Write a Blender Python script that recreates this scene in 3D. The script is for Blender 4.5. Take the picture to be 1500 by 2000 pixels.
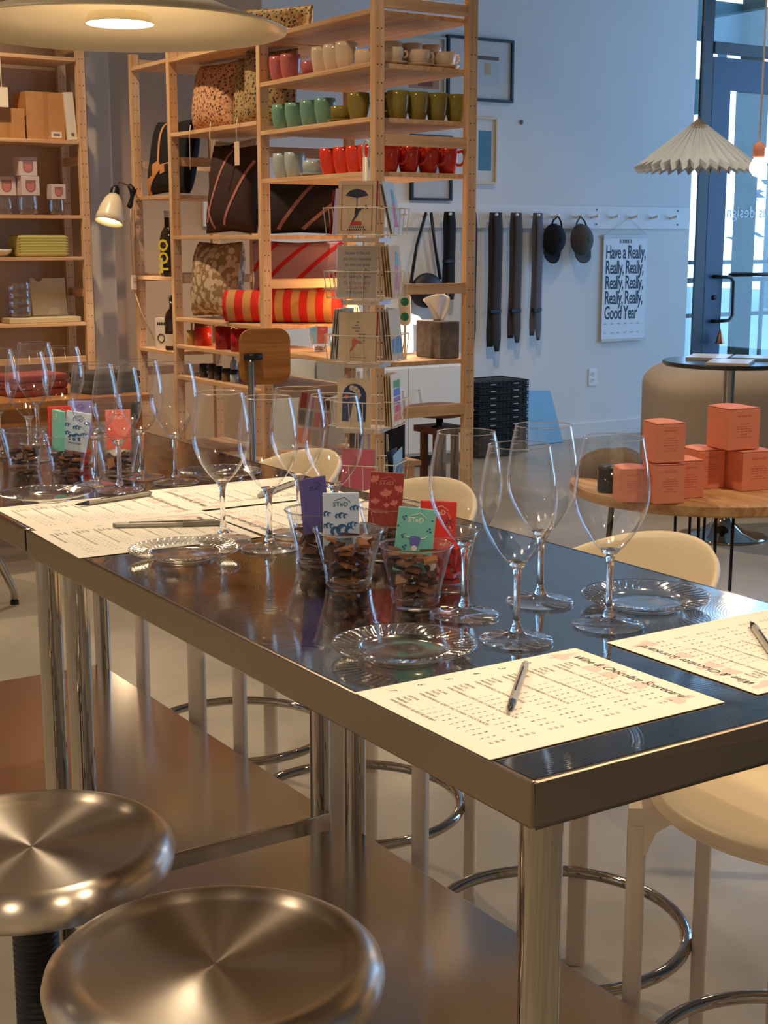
import bpy, bmesh, math, random
from math import sin, cos, pi, radians as R, sqrt, atan2
from mathutils import Vector, Matrix, Euler
from mathutils.bvhtree import BVHTree
random.seed(7)
for o in list(bpy.data.objects): bpy.data.objects.remove(o)
scn = bpy.context.scene
COL = scn.collection

# ------------------------------------------------------------------ camera
cd = bpy.data.cameras.new('camera'); cam = bpy.data.objects.new('camera', cd); COL.objects.link(cam)
cam.location = (-0.695, -0.844, 1.342)
cam.rotation_euler = (R(90 - 10.868), 0, R(-33.08))
cd.sensor_fit = 'HORIZONTAL'; cd.sensor_width = 36; cd.lens = 66.5; cd.clip_start = 0.05
scn.camera = cam
# ------------------------------------------------------------------ world, exposure
w = bpy.data.worlds.new('sky'); scn.world = w; w.use_nodes = True
wb = w.node_tree.nodes['Background']; wb.inputs[0].default_value = (0.31, 0.55, 1.0, 1); wb.inputs[1].default_value = 5.2
vs = scn.view_settings
vs.view_transform = 'Standard'; vs.look = 'None'; vs.gamma = 1; vs.use_curve_mapping = False; vs.exposure = 0.18
scn.cycles.transparent_max_bounces = 32; scn.cycles.max_bounces = 14; scn.cycles.glossy_bounces = 6; scn.cycles.transmission_bounces = 10
WARM = (1.0, 0.76, 0.50); LAMP = (1.0, 0.82, 0.60)

def portal(name, loc, rot, sx, sy):
    l = bpy.data.lights.new(name, 'AREA'); l.shape = 'RECTANGLE'; l.size = sx; l.size_y = sy
    l.cycles.is_portal = True
    o = bpy.data.objects.new(name, l); COL.objects.link(o); o.location = loc; o.rotation_euler = rot
portal('window_daylight', (9.25, 3.9, 1.85), (0, R(90), 0), 3.1, 4.7)
portal('storefront_daylight', (7.95, 6.72, 1.7), (R(-90), 0, 0), 2.4, 3.2)

# ------------------------------------------------------------------ materials
def lin(c):
    f = lambda v: (v/12.92 if v <= .04045 else ((v+.055)/1.055)**2.4)
    return tuple(f(x/255) for x in c) + (1,)
MATS = {}
def M(name, rgb, rough=.5, metal=0, nz=None, wood=None, bump=None, spec=None, emit=None, rgb2=None):
    m = bpy.data.materials.new(name); MATS[name] = m; m.use_nodes = True
    nt = m.node_tree; b = nt.nodes['Principled BSDF']
    b.inputs['Base Color'].default_value = lin(rgb); b.inputs['Roughness'].default_value = rough; b.inputs['Metallic'].default_value = metal
    if spec is not None: b.inputs['Specular IOR Level'].default_value = spec
    if emit: b.inputs['Emission Color'].default_value = lin(emit[0]); b.inputs['Emission Strength'].default_value = emit[1]
    tc = nt.nodes.new('ShaderNodeTexCoord')
    if wood or nz:
        mp = nt.nodes.new('ShaderNodeMapping'); nt.links.new(tc.outputs['Object'], mp.inputs[0])
        n = nt.nodes.new('ShaderNodeTexNoise'); nt.links.new(mp.outputs[0], n.inputs['Vector'])
        if wood:
            sc = {'X': (1.6, 26, 26), 'Y': (26, 1.6, 26), 'Z': (26, 26, 1.6)}[wood]
            mp.inputs['Scale'].default_value = sc
            n.inputs['Scale'].default_value = 1.6; n.inputs['Detail'].default_value = 5; n.inputs['Distortion'].default_value = .6; amt = .42
        else:
            n.inputs['Scale'].default_value = nz[0]; n.inputs['Detail'].default_value = 5; amt = nz[1]
        r = nt.nodes.new('ShaderNodeValToRGB'); nt.links.new(n.outputs['Fac'], r.inputs[0])
        c = lin(rgb); d = lin(rgb2) if rgb2 else tuple(x*(1-amt) for x in c[:3]) + (1,)
        r.color_ramp.elements[0].position = .36; r.color_ramp.elements[1].position = .66
        r.color_ramp.elements[0].color = d; r.color_ramp.elements[1].color = c
        nt.links.new(r.outputs[0], b.inputs['Base Color'])
    if bump:
        n2 = nt.nodes.new('ShaderNodeTexNoise'); n2.inputs['Scale'].default_value = bump[0]; n2.inputs['Detail'].default_value = 3
        nt.links.new(tc.outputs['Object'], n2.inputs['Vector'])
        bp = nt.nodes.new('ShaderNodeBump'); bp.inputs['Strength'].default_value = bump[1]; bp.inputs['Distance'].default_value = .01
        nt.links.new(n2.outputs['Fac'], bp.inputs['Height']); nt.links.new(bp.outputs[0], b.inputs['Normal'])
    return m
def thin_glass(name, tint=(255, 255, 255), base=.05, rough=.0, spow=4.0, alpha=0.0):
    m = bpy.data.materials.new(name); m.use_nodes = True; nt = m.node_tree; nt.nodes.clear()
    out = nt.nodes.new('ShaderNodeOutputMaterial'); mix = nt.nodes.new('ShaderNodeMixShader')
    tr = nt.nodes.new('ShaderNodeBsdfTransparent'); tr.inputs[0].default_value = lin(tint)
    gl = nt.nodes.new('ShaderNodeBsdfGlossy'); gl.inputs['Roughness'].default_value = rough; gl.inputs[0].default_value = (1, 1, 1, 1)
    lw = nt.nodes.new('ShaderNodeLayerWeight'); pw = nt.nodes.new('ShaderNodeMath'); pw.operation = 'POWER'; pw.inputs[1].default_value = spow
    lw.inputs['Blend'].default_value = .5
    ma = nt.nodes.new('ShaderNodeMath'); ma.operation = 'MULTIPLY_ADD'; ma.inputs[1].default_value = .8; ma.inputs[2].default_value = base
    nt.links.new(lw.outputs['Facing'], pw.inputs[0]); nt.links.new(pw.outputs[0], ma.inputs[0]); nt.links.new(ma.outputs[0], mix.inputs[0])
    nt.links.new(tr.outputs[0], mix.inputs[1]); nt.links.new(gl.outputs[0], mix.inputs[2]); nt.links.new(mix.outputs[0], out.inputs[0])
    return m
def solid_glass(name, tint=(255, 255, 255), ior=1.45, rough=0):
    m = bpy.data.materials.new(name); m.use_nodes = True; b = m.node_tree.nodes['Principled BSDF']
    b.inputs['Base Color'].default_value = lin(tint); b.inputs['Roughness'].default_value = rough
    b.inputs['Transmission Weight'].default_value = 1; b.inputs['IOR'].default_value = ior
    return m
def emitter(name, rgb, st):
    m = bpy.data.materials.new(name); m.use_nodes = True; nt = m.node_tree; nt.nodes.clear()
    out = nt.nodes.new('ShaderNodeOutputMaterial'); e = nt.nodes.new('ShaderNodeEmission')
    e.inputs[0].default_value = lin(rgb); e.inputs[1].default_value = st; nt.links.new(e.outputs[0], out.inputs[0])
    return m
def brushed_radial(name, rgb, rough):
    m = M(name, rgb, rough, 1); nt = m.node_tree; b = nt.nodes['Principled BSDF']
    b.inputs['Anisotropic'].default_value = .9; b.inputs['Anisotropic Rotation'].default_value = .25
    t = nt.nodes.new('ShaderNodeTangent'); t.direction_type = 'RADIAL'; t.axis = 'Z'
    nt.links.new(t.outputs[0], b.inputs['Tangent'])
    return m
def worn_steel(name, rgb, rough):
    m = M(name, rgb, rough, 1); nt = m.node_tree; b = nt.nodes['Principled BSDF']
    tc = nt.nodes.new('ShaderNodeTexCoord'); n = nt.nodes.new('ShaderNodeTexNoise'); n.inputs['Scale'].default_value = 9; n.inputs['Detail'].default_value = 8; n.inputs['Distortion'].default_value = 3
    nt.links.new(tc.outputs['Object'], n.inputs['Vector'])
    mr = nt.nodes.new('ShaderNodeMapRange'); mr.inputs[1].default_value = .35; mr.inputs[2].default_value = .7; mr.inputs[3].default_value = rough; mr.inputs[4].default_value = rough*2.2
    nt.links.new(n.outputs['Fac'], mr.inputs[0]); nt.links.new(mr.outputs[0], b.inputs['Roughness'])
    v = nt.nodes.new('ShaderNodeTexVoronoi'); v.inputs['Scale'].default_value = 5; nt.links.new(tc.outputs['Object'], v.inputs['Vector'])
    mu = nt.nodes.new('ShaderNodeMath'); mu.operation = 'MULTIPLY'; mu.inputs[1].default_value = 420; nt.links.new(v.outputs['Distance'], mu.inputs[0])
    si = nt.nodes.new('ShaderNodeMath'); si.operation = 'SINE'; nt.links.new(mu.outputs[0], si.inputs[0])
    bp = nt.nodes.new('ShaderNodeBump'); bp.inputs['Strength'].default_value = .05; bp.inputs['Distance'].default_value = .0002
    nt.links.new(si.outputs[0], bp.inputs['Height']); nt.links.new(bp.outputs[0], b.inputs['Normal'])
    return m
def pattern(name, kind, cols, scale=1, rough=.9, axis=0, ang=0, width=.5):
    """fabric prints: stripes, blobs or scattered leaves"""
    m = bpy.data.materials.new(name); m.use_nodes = True; nt = m.node_tree; b = nt.nodes['Principled BSDF']; b.inputs['Roughness'].default_value = rough
    tc = nt.nodes.new('ShaderNodeTexCoord'); mp = nt.nodes.new('ShaderNodeMapping'); nt.links.new(tc.outputs['Object'], mp.inputs[0])
    mp.inputs['Rotation'].default_value = (0, 0, 0)
    r = nt.nodes.new('ShaderNodeValToRGB'); r.color_ramp.interpolation = 'CONSTANT'
    if kind == 'stripe':
        mp.inputs['Rotation'].default_value = (0, ang, 0)
        sx = nt.nodes.new('ShaderNodeSeparateXYZ'); nt.links.new(mp.outputs[0], sx.inputs[0])
        a = nt.nodes.new('ShaderNodeMath'); a.operation = 'MULTIPLY'; a.inputs[1].default_value = scale; nt.links.new(sx.outputs[axis], a.inputs[0])
        fr = nt.nodes.new('ShaderNodeMath'); fr.operation = 'FRACT'; nt.links.new(a.outputs[0], fr.inputs[0])
        nt.links.new(fr.outputs[0], r.inputs[0])
        r.color_ramp.elements[0].color = lin(cols[0]); r.color_ramp.elements[1].position = width; r.color_ramp.elements[1].color = lin(cols[1])
        nt.links.new(r.outputs[0], b.inputs['Base Color'])
    elif kind == 'floral':
        v = nt.nodes.new('ShaderNodeTexVoronoi'); v.inputs['Scale'].default_value = scale; nt.links.new(mp.outputs[0], v.inputs['Vector'])
        nt.links.new(v.outputs['Distance'], r.inputs[0])
        r.color_ramp.elements[0].color = lin(cols[1]); r.color_ramp.elements[1].position = width; r.color_ramp.elements[1].color = lin(cols[0])
        n = nt.nodes.new('ShaderNodeTexNoise'); n.inputs['Scale'].default_value = scale*1.4; n.inputs['Detail'].default_value = 2; nt.links.new(mp.outputs[0], n.inputs['Vector'])
        r2 = nt.nodes.new('ShaderNodeValToRGB'); r2.color_ramp.interpolation = 'CONSTANT'; nt.links.new(n.outputs['Fac'], r2.inputs[0])
        r2.color_ramp.elements[0].color = (0, 0, 0, 1); r2.color_ramp.elements[1].position = .57; r2.color_ramp.elements[1].color = (1, 1, 1, 1)
        mx = nt.nodes.new('ShaderNodeMix'); mx.data_type = 'RGBA'; nt.links.new(r2.outputs[0], mx.inputs[0]); nt.links.new(r.outputs[0], mx.inputs[6]); mx.inputs[7].default_value = lin(cols[2])
        nt.links.new(mx.outputs[2], b.inputs['Base Color'])
    return m

plain = {}
def C_(rgb, rough=.55):
    k = (rgb, rough)
    if k not in plain: plain[k] = M('paint_%d_%d_%d' % rgb, rgb, rough)
    return plain[k]
m_wall = M('wall_paint', (226, 226, 224), .8, nz=(2.5, .04))
m_wall_dark = M('pilaster_paint', (206, 192, 172), .8)
m_ceil = M('ceiling_paint', (150, 146, 140), .9)
m_floor = M('polished_concrete', (168, 162, 148), .3, nz=(2.2, .3), bump=(30, .04))
m_pineY = M('pine_y', (226, 188, 146), .55, wood='Y', rgb2=(202, 156, 112))
m_pineX = M('pine_x', (226, 188, 146), .55, wood='X', rgb2=(202, 156, 112))
m_pineZ = M('pine_z', (228, 190, 148), .55, wood='Z', rgb2=(204, 158, 114))
m_knot = C_((96, 58, 34)); m_hole = C_((70, 42, 22))
m_oak = M('chair_oak', (190, 130, 66), .4, wood='X', rgb2=(158, 100, 46))
m_slab = M('slab_wood', (214, 172, 122), .5, wood='Y', rgb2=(176, 126, 80))
m_top = worn_steel('steel_tabletop', (178, 170, 158), .055)
m_edge = M('steel_edge', (150, 136, 120), .3, 1)
m_shelfsteel = M('steel_shelf', (226, 214, 202), .17, 1)
m_chrome = M('chrome', (182, 174, 164), .05, 1)
m_seat = brushed_radial('spun_steel', (218, 206, 192), .28)
m_blackrub = M('black_rubber', (16, 16, 17), .45)
m_blackmet = M('black_metal', (20, 22, 26), .4)
m_white = M('white_lacquer', (236, 222, 204), .35)
m_cream = M('cream_shell', (238, 220, 188), .38)
m_bowl = thin_glass('wine_glass_bowl', base=.035, spow=2.9)
m_stem = solid_glass('wine_glass_solid')
m_foot = thin_glass('wine_glass_foot', base=.10, rough=.03, spow=2.2)
m_clear = thin_glass('clear_plastic', (250, 250, 250), base=.09, rough=.04, spow=2.2)
m_platep = thin_glass('plate_plastic', (250, 250, 250), base=.18, rough=.10, spow=1.8)
m_pane = thin_glass('window_pane', (244, 250, 248), base=.04, spow=5)
m_glaze = thin_glass('picture_glazing', (254, 254, 254), base=.05, spow=5)
m_paper = M('scorecard_paper', (246, 238, 222), .7)
m_ink = C_((112, 106, 98)); m_inkd = C_((46, 42, 40)); m_pink = C_((240, 208, 194))
m_choc = [M('chocolate_%d' % i, c, .4) for i, c in enumerate([(112, 68, 44), (82, 47, 32), (150, 98, 62), (60, 36, 27)])]
m_shade = M('lamp_shade_enamel', (226, 208, 174), .35)
m_porc = M('porcelain_shade', (240, 226, 196), .3)
m_felt = M('grey_felt', (120, 112, 108), .95, nz=(40, .3))
m_card = M('cardboard', (190, 136, 84), .8, nz=(20, .12))
m_coral = M('coral_carton', (242, 150, 120), .6, nz=(60, .05))
m_sofa = M('taupe_boucle', (172, 160, 146), .95, bump=(220, .4))
m_cloth = C_((206, 200, 188), .9)

# ------------------------------------------------------------------ geometry helpers
class MB:
    def __init__(s): s.v = []; s.f = []
    def add(s, vs, fs, mat=None):
        n = len(s.v)
        s.v += [tuple(mat @ Vector(p)) if mat else tuple(p) for p in vs]; s.f += [tuple(i+n for i in f) for f in fs]; return s
    def box(s, x0, y0, z0, x1, y1, z1, mat=None):
        v = [(x, y, z) for z in (z0, z1) for y in (y0, y1) for x in (x0, x1)]
        return s.add(v, [(0, 2, 3, 1), (4, 5, 7, 6), (0, 1, 5, 4), (2, 6, 7, 3), (0, 4, 6, 2), (1, 3, 7, 5)], mat)
    def cbox(s, cx, cy, cz, sx, sy, sz, mat=None): return s.box(cx-sx/2, cy-sy/2, cz-sz/2, cx+sx/2, cy+sy/2, cz+sz/2, mat)
    def tube(s, pts, r, n=8, closed=False, caps=True):
        pts = [Vector(p) for p in pts]; N = len(pts); rs = r if isinstance(r, (list, tuple)) else [r]*N
        base = len(s.v); up = None
        for i, p in enumerate(pts):
            a = pts[(i-1) % N] if (closed or i > 0) else p; b = pts[(i+1) % N] if (closed or i < N-1) else p
            t = (b-a).normalized()
            if up is None: up = Vector((0, 0, 1)) if abs(t.z) < .9 else Vector((1, 0, 0))
            u = (up - t*up.dot(t)); u = u.normalized() if u.length > 1e-6 else t.orthogonal().normalized(); up = u; q = t.cross(u)
            for k in range(n):
                an = 2*pi*k/n; s.v.append(tuple(p + (u*cos(an)+q*sin(an))*rs[i]))
        for i in range(N if closed else N-1):
            j = (i+1) % N
            for k in range(n):
                l = (k+1) % n; s.f.append((base+i*n+k, base+i*n+l, base+j*n+l, base+j*n+k))
        if caps and not closed:
            s.f.append(tuple(base+k for k in range(n))[::-1]); s.f.append(tuple(base+(N-1)*n+k for k in range(n)))
        return s
    def cyl(s, p0, p1, r0, r1=None, n=20): return s.tube([p0, p1], [r0, r0 if r1 is None else r1], n)
    def lathe(s, prof, n=32, c=(0, 0, 0), cap=False, zfn=None):
        base = len(s.v); N = len(prof)
        for r, z in prof:
            for k in range(n):
                a = 2*pi*k/n; s.v.append((c[0]+r*cos(a), c[1]+r*sin(a), c[2]+z+(zfn(r, a) if zfn else 0)))
        for i in range(N-1):
            for k in range(n):
                l = (k+1) % n; s.f.append((base+i*n+k, base+i*n+l, base+(i+1)*n+l, base+(i+1)*n+k))
        if cap:
            s.f.append(tuple(base+k for k in range(n))[::-1]); s.f.append(tuple(base+(N-1)*n+k for k in range(n)))
        return s
    def prism(s, poly, a0, a1, plane='xy', mat=None):
        n = len(poly)
        P = {'xy': lambda u, v, a: (u, v, a), 'xz': lambda u, v, a: (u, a, v), 'yz': lambda u, v, a: (a, u, v)}[plane]
        v = [P(u, w_, a0) for u, w_ in poly]+[P(u, w_, a1) for u, w_ in poly]
        return s.add(v, [tuple(range(n))[::-1], tuple(range(n, 2*n))]+[(i, (i+1) % n, n+(i+1) % n, n+i) for i in range(n)], mat)
    def grid(s, fn, nu, nv, closeu=False):
        b = len(s.v)
        for i in range(nu+(0 if closeu else 1)):
            for j in range(nv+1): s.v.append(tuple(fn(i/nu, j/nv)))
        W = nv+1; m = nu if closeu else nu+1
        for i in range(nu):
            for j in range(nv):
                k = (i+1) % m; s.f.append((b+i*W+j, b+k*W+j, b+k*W+j+1, b+i*W+j+1))
        return s
    def build(s, name, mat, parent=None, smooth=False, bevel=0, loc=None, rot=None, solid=0):
        me = bpy.data.meshes.new(name); me.from_pydata(s.v, [], s.f)
        bm = bmesh.new(); bm.from_mesh(me); bmesh.ops.remove_doubles(bm, verts=bm.verts, dist=1e-6)
        bmesh.ops.recalc_face_normals(bm, faces=bm.faces); bm.to_mesh(me); bm.free()
        me.materials.append(mat)
        if smooth: me.polygons.foreach_set('use_smooth', [True]*len(me.polygons))
        if smooth == 'auto': me.set_sharp_from_angle(angle=R(38))
        o = bpy.data.objects.new(name, me); COL.objects.link(o)
        if parent: o.parent = parent
        if loc: o.location = loc
        if rot: o.rotation_euler = rot
        if solid:
            md = o.modifiers.new('solid', 'SOLIDIFY'); md.thickness = solid; md.offset = 0
        if bevel:
            md = o.modifiers.new('bevel', 'BEVEL'); md.width = bevel; md.segments = 2; md.limit_method = 'ANGLE'; md.angle_limit = R(40)
        return o
def thing(name, label, cat, loc=(0, 0, 0), rz=0, group=None):
    o = bpy.data.objects.new(name, None); COL.objects.link(o); o.location = loc; o.rotation_euler = (0, 0, rz); o.empty_display_size = .05
    return tag(o, label, cat, group)
def tag(o, label, cat, group=None):
    o['label'] = label; o['category'] = cat
    if group: o['group'] = group
    return o
def struct(o, label=None):
    o['kind'] = 'structure'
    if label: o['label'] = label
    return o
def copy_tree(o, loc=None, rz=None, label=None, group=None, parent=None):
    c = o.copy(); COL.objects.link(c); c.parent = parent
    if loc is not None: c.location = loc
    if rz is not None: c.rotation_euler = (c.rotation_euler[0], c.rotation_euler[1], rz)
    if label: c['label'] = label
    if group: c['group'] = group
    for ch in list(o.children): copy_tree(ch, parent=c)
    return c
def dashes(mb, xc, y, z, wd, h_, n=3):
    """a line of print too small to read"""
    x = xc-wd/2; g = wd*.06; L_ = (wd-g*(n-1))/n
    for k in range(n): mb.box(x+k*(L_+g), y-.0002, z, x+k*(L_+g)+L_, y, z+h_)
    return mb
_tc = {}
def text_mb(mb, s, size, pos, ux=(1, 0, 0), uy=(0, 1, 0), sx=1.0, align='LEFT', bold=0.0, shear=0.0, sp=1.0):
    """append flat lettering to mb; ux/uy give the reading and up directions"""
    key = (s, align, bold, shear, sp)
    if key not in _tc:
        cu = bpy.data.curves.new('t', 'FONT'); cu.body = s; cu.size = 1; cu.align_x = align; cu.resolution_u = 2; cu.offset = bold; cu.shear = shear; cu.space_character = sp
        o = bpy.data.objects.new('t', cu); COL.objects.link(o)
        dg = bpy.context.evaluated_depsgraph_get(); me = bpy.data.meshes.new_from_object(o.evaluated_get(dg))
        _tc[key] = ([tuple(v.co) for v in me.vertices], [tuple(p.vertices) for p in me.polygons])
        bpy.data.objects.remove(o); bpy.data.curves.remove(cu); bpy.data.meshes.remove(me)
    v, f = _tc[key]; ux = Vector(ux); uy = Vector(uy); p = Vector(pos)
    return mb.add([tuple(p+ux*(a[0]*size*sx)+uy*(a[1]*size)) for a in v], f)
def arc(cx, cy, r, a0, a1, n): return [(cx+r*cos(a0+(a1-a0)*i/n), cy+r*sin(a0+(a1-a0)*i/n)) for i in range(n+1)]
def rrect(x0, y0, x1, y1, r, n=5):
    return arc(x1-r, y1-r, r, 0, pi/2, n)+arc(x0+r, y1-r, r, pi/2, pi, n)+arc(x0+r, y0+r, r, pi, 1.5*pi, n)+arc(x1-r, y0+r, r, 1.5*pi, 2*pi, n)

# ================================================================== the room
YB = 6.55; XE = 6.70; XR = 9.2; XL = -3.2; YF = -3.6; ZC = 3.7
struct(MB().box(XL-.2, YF-.2, -.1, XR+.2, YB+.25, 0).build('floor', m_floor), 'polished grey concrete floor')
struct(MB().box(XL-.2, YF-.2, ZC, XR+.2, YB+.25, ZC+.1).build('ceiling', m_ceil))
struct(MB().box(3.3, YB, 0, XE, YB+.15, ZC).build('wall_back', m_wall), 'white wall with peg rail')
struct(MB().box(XL, YB, 0, 3.3, YB+.15, ZC).build('wall_back_corner', M('warm_tinted_wall', (196, 166, 136), .8, nz=(2.5, .04))), 'wall behind the pine shelving, tinted with warm lamplight')  # warm lamplight tone put into this wall segment's colour
struct(MB().box(XL-.15, YF, 0, XL, YB+.15, ZC).build('wall_left', m_wall))
struct(MB().box(XL, YF-.15, 0, XR, YF, ZC).build('wall_front', m_wall))
# right wall: wide windows between dark mullions
wr = MB(); wr.box(XR, YF, 0, XR+.15, YB+.15, .3); wr.box(XR, YF, 3.4, XR+.15, YB+.15, ZC); wr.box(XR, YF, .3, XR+.15, 1.55, 3.4); wr.box(XR, 6.25, .3, XR+.15, YB+.15, 3.4)
wr = struct(wr.build('wall_right', m_wall))
for i in range(2):
    y0 = 1.55+i*2.35; fr = MB()
    fr.box(XR, y0, .3, XR+.1, y0+.06, 3.4); fr.box(XR, y0+2.29, .3, XR+.1, y0+2.35, 3.4); fr.box(XR, y0+.06, .3, XR+.1, y0+2.29, .36); fr.box(XR, y0+.06, 3.34, XR+.1, y0+2.29, 3.4)
    fo = struct(fr.build('window_%d' % (i+1), m_blackmet), 'tall black framed shop window')
    MB().box(XR+.045, y0+.06, .36, XR+.055, y0+2.29, 3.34).build('pane', m_pane, fo)
struct(MB().box(2.2, YB-.10, 0, 2.33, YB, ZC).build('trim_1', m_wall_dark), 'taupe pilaster beside the pine shelving')
struct(MB().box(2.34, YB-.012, 0, XE, YB, .1).build('baseboard_back', m_wall))
# storefront with door beyond the end of the white wall
Y2 = YB+.03
sf = MB()
sf.box(6.785, Y2-.02, 0, 6.875, Y2+.0, ZC)
sf.box(8.1, Y2-.03, 0, 8.2, Y2+.0, ZC); sf.box(9.1, Y2-.03, 0, 9.2, Y2+.0, ZC); sf.box(6.88, Y2-.03, 2.62, 9.1, Y2+.0, 2.70)
sf.box(XE+.012, Y2-.03, 0, 6.795, Y2+.0, .12); sf.box(8.2, Y2-.03, 0, 9.1, Y2+.0, .12); sf.box(XE+.012, Y2-.03, 3.5, 9.1, Y2+.0, ZC)
sf = struct(sf.build('window_5', m_blackmet), 'dark storefront frame')
for (a, b, c, d) in ((XE+.012, 6.795, .12, 3.5), (6.88, 8.1, 2.70, 3.5), (8.2, 9.1, .12, 2.62), (8.2, 9.1, 2.70, 3.5)):
    MB().box(a, Y2+.02, c, b, Y2+.03, d).build('pane', m_pane, sf)
dr = MB(); dr.box(6.885, Y2-.02, .01, 7.06, Y2+.005, 2.6); dr.box(7.95, Y2-.02, .01, 8.09, Y2+.005, 2.6); dr.box(7.06, Y2-.02, 2.38, 7.95, Y2+.005, 2.6); dr.box(7.06, Y2-.02, .01, 7.95, Y2+.005, .25)
m_doorblue = M('door_frame', (34, 62, 92), .45)
door = struct(dr.build('door_1', m_doorblue), 'dark blue glazed shop door')
MB().box(7.06, Y2+.012, .25, 7.95, Y2+.022, 2.38).build('pane', m_pane, door)
MB().tube([(6.97, Y2-.02, 1.08), (6.97, Y2-.06, 1.08), (7.09, Y2-.07, 1.075), (7.125, Y2-.07, 1.04), (7.125, Y2-.07, .80), (7.09, Y2-.07, .765), (6.97, Y2-.06, .76), (6.97, Y2-.02, .76)], .013, 8).build('pull_handle', m_blackmet, door, True)
MB().cyl((7.10, Y2-.05, 1.09), (7.95, Y2-.05, 1.09), .014).build('push_bar', m_blackmet, door, True)
MB().cyl((6.98, Y2-.03, .93), (6.98, Y2-.015, .93), .018).build('lock_cylinder', m_blackmet, door, True)
dt = MB(); text_mb(dt, 'ius design', .12, (7.09, Y2-.0, 1.50), (-1, 0, 0), (0, 0, 1), align='RIGHT'); dt.build('window_lettering', C_((225, 232, 232)), door)

# ---- outside: pavement, neighbouring building, pillar, railing
o = tag(MB().box(3, 6.9, -.12, 30, 30, -.02).build('pavement', C_((110, 124, 112), .9)), 'grey pavement and street beyond the shop door', 'pavement')
b = thing('office_building', 'pale teal building across the street behind the glass door', 'building', (30.2, 17, 0))
MB().box(-9, 0, 0, 9, 2, 7).build('wall', C_((80, 93, 94), .8), b)
MB().box(-9, -.6, 4.4, 9, 0, 4.9).build('canopy', C_((60, 70, 72), .7), b)
for k in range(9):
    MB().box(-8.6+k*2, -.04, .5, -7.2+k*2, .01, 2.0).build('window', C_((104, 120, 116), .2), b)
p = thing('concrete_pillar', 'grey concrete pillar standing outside the glass door', 'pillar', (8.86, 8.0, 0))
m_out = M('weathered_concrete', (58, 58, 50), .95, spec=.05)
MB().box(-.14, -.05, 0, .03, .05, 3.9).build('shaft', m_out, p)
MB().box(-.15, -.07, 2.12, .10, .07, 2.75).build('bracket_box', m_out, p)
rl = thing('street_railing', 'dark metal railing outside the shop window', 'railing', (9.4, 9.4, 0))
MB().box(-2, -.02, .92, 2.5, .02, .97).build('top_rail', C_((30, 36, 34)), rl); MB().box(-2, -.02, .58, 2.5, .02, .62).build('bottom_rail', C_((30, 36, 34)), rl)
for k in range(12): MB().box(-2+k*.4, -.015, -.02, -1.97+k*.4, .015, .95).build('post', C_((30, 36, 34)), rl)
MB().box(-2, -.02, 1.1, 2.5, .02, 1.14).build('handrail', C_((30, 36, 34)), rl)
cb_ = thing('entrance_canopy', 'blue-grey canopy beams above the pavement outside the shop window', 'canopy', (8.1, 8.101, 0))
MB().box(-1, -.05, 2.98, 2.2, .05, 3.3).build('upper_beam', C_((50, 74, 76), .7), cb_); MB().box(-1, -.05, 2.38, .2, .05, 2.66).build('lower_beam', C_((54, 84, 86), .7), cb_)
for x in (-1, .5): MB().box(x-.05, -.05, 0, x+.05 if x < 0 else x-.04, .05, 3.0).build('support', C_((50, 74, 76), .7), cb_)
ow = thing('olive_tree', 'dark leafy tree outside right of the door glass', 'tree', (10.35, 8.6, 0))
MB().tube([(0, 0, 0), (.05, 0, .8), (-.02, .05, 1.6), (.1, 0, 2.4)], [.06, .05, .04, .02], 8).build('trunk', C_((40, 40, 34)), ow, True)
lf = MB()
for k in range(220):
    a = random.uniform(0, 6.28); rr = random.uniform(.05, .75); z = random.uniform(1.1, 2.9)
    c = Vector((rr*cos(a), rr*sin(a), z)); d = Vector((random.uniform(-1, 1), random.uniform(-1, 1), random.uniform(-1, .2))).normalized(); q = d.orthogonal().normalized()
    lf.add([c, c+d*.1+q*.035, c+d*.22, c+d*.1-q*.035], [(0, 1, 2, 3)])
lo = lf.build('foliage', C_((34, 40, 34)), ow); lo['kind'] = 'stuff'

# ================================================================== steel tables
W = .61; L1 = 1.222; H = .91
def steel_table(name, label, y0, ln, edge, legs_in):
    t = thing(name, label, 'table', (0, y0, 0), 0, None)
    tp = MB().box(.0049, .0079, H-.012, W-.0049, ln-.0079, H-.0003).build('top', m_top, t)
    e = MB(); e.box(0, .003, H-edge, .005, ln-.003, H); e.box(W-.005, .003, H-edge, W, ln-.003, H); e.box(.005, .003, H-edge, W-.005, .008, H); e.box(.005, ln-.008, H-edge, W-.005, ln-.003, H)
    e.build('folded_edge', m_edge, t, bevel=.0022)
    MB().box(.03, legs_in-.03, .272, W-.050, ln-legs_in+.03, .312).build('lower_shelf', m_shelfsteel, t, bevel=.002)
    for x in (.056, W-.056):
        for y in (legs_in, ln-legs_in):
            lg = MB().cyl((x, y, .03), (x, y, H-.014), .0188, n=28).build('leg', m_chrome, t, 'auto')
            MB().lathe([(.012, 0), (.017, .004), (.017, .018), (.012, .03)], 16, (x, y, 0), True).build('foot', m_blackmet, lg, True)
    return t
steel_table('steel_table', 'stainless steel worktable with two scorecards and chocolate cups on its bare end', 0, L1, .042, .056)
steel_table('steel_table', 'stainless steel worktable butted against the end of the other, nearer the wooden school chair', L1+.004, 1.17, .036, .062)

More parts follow.
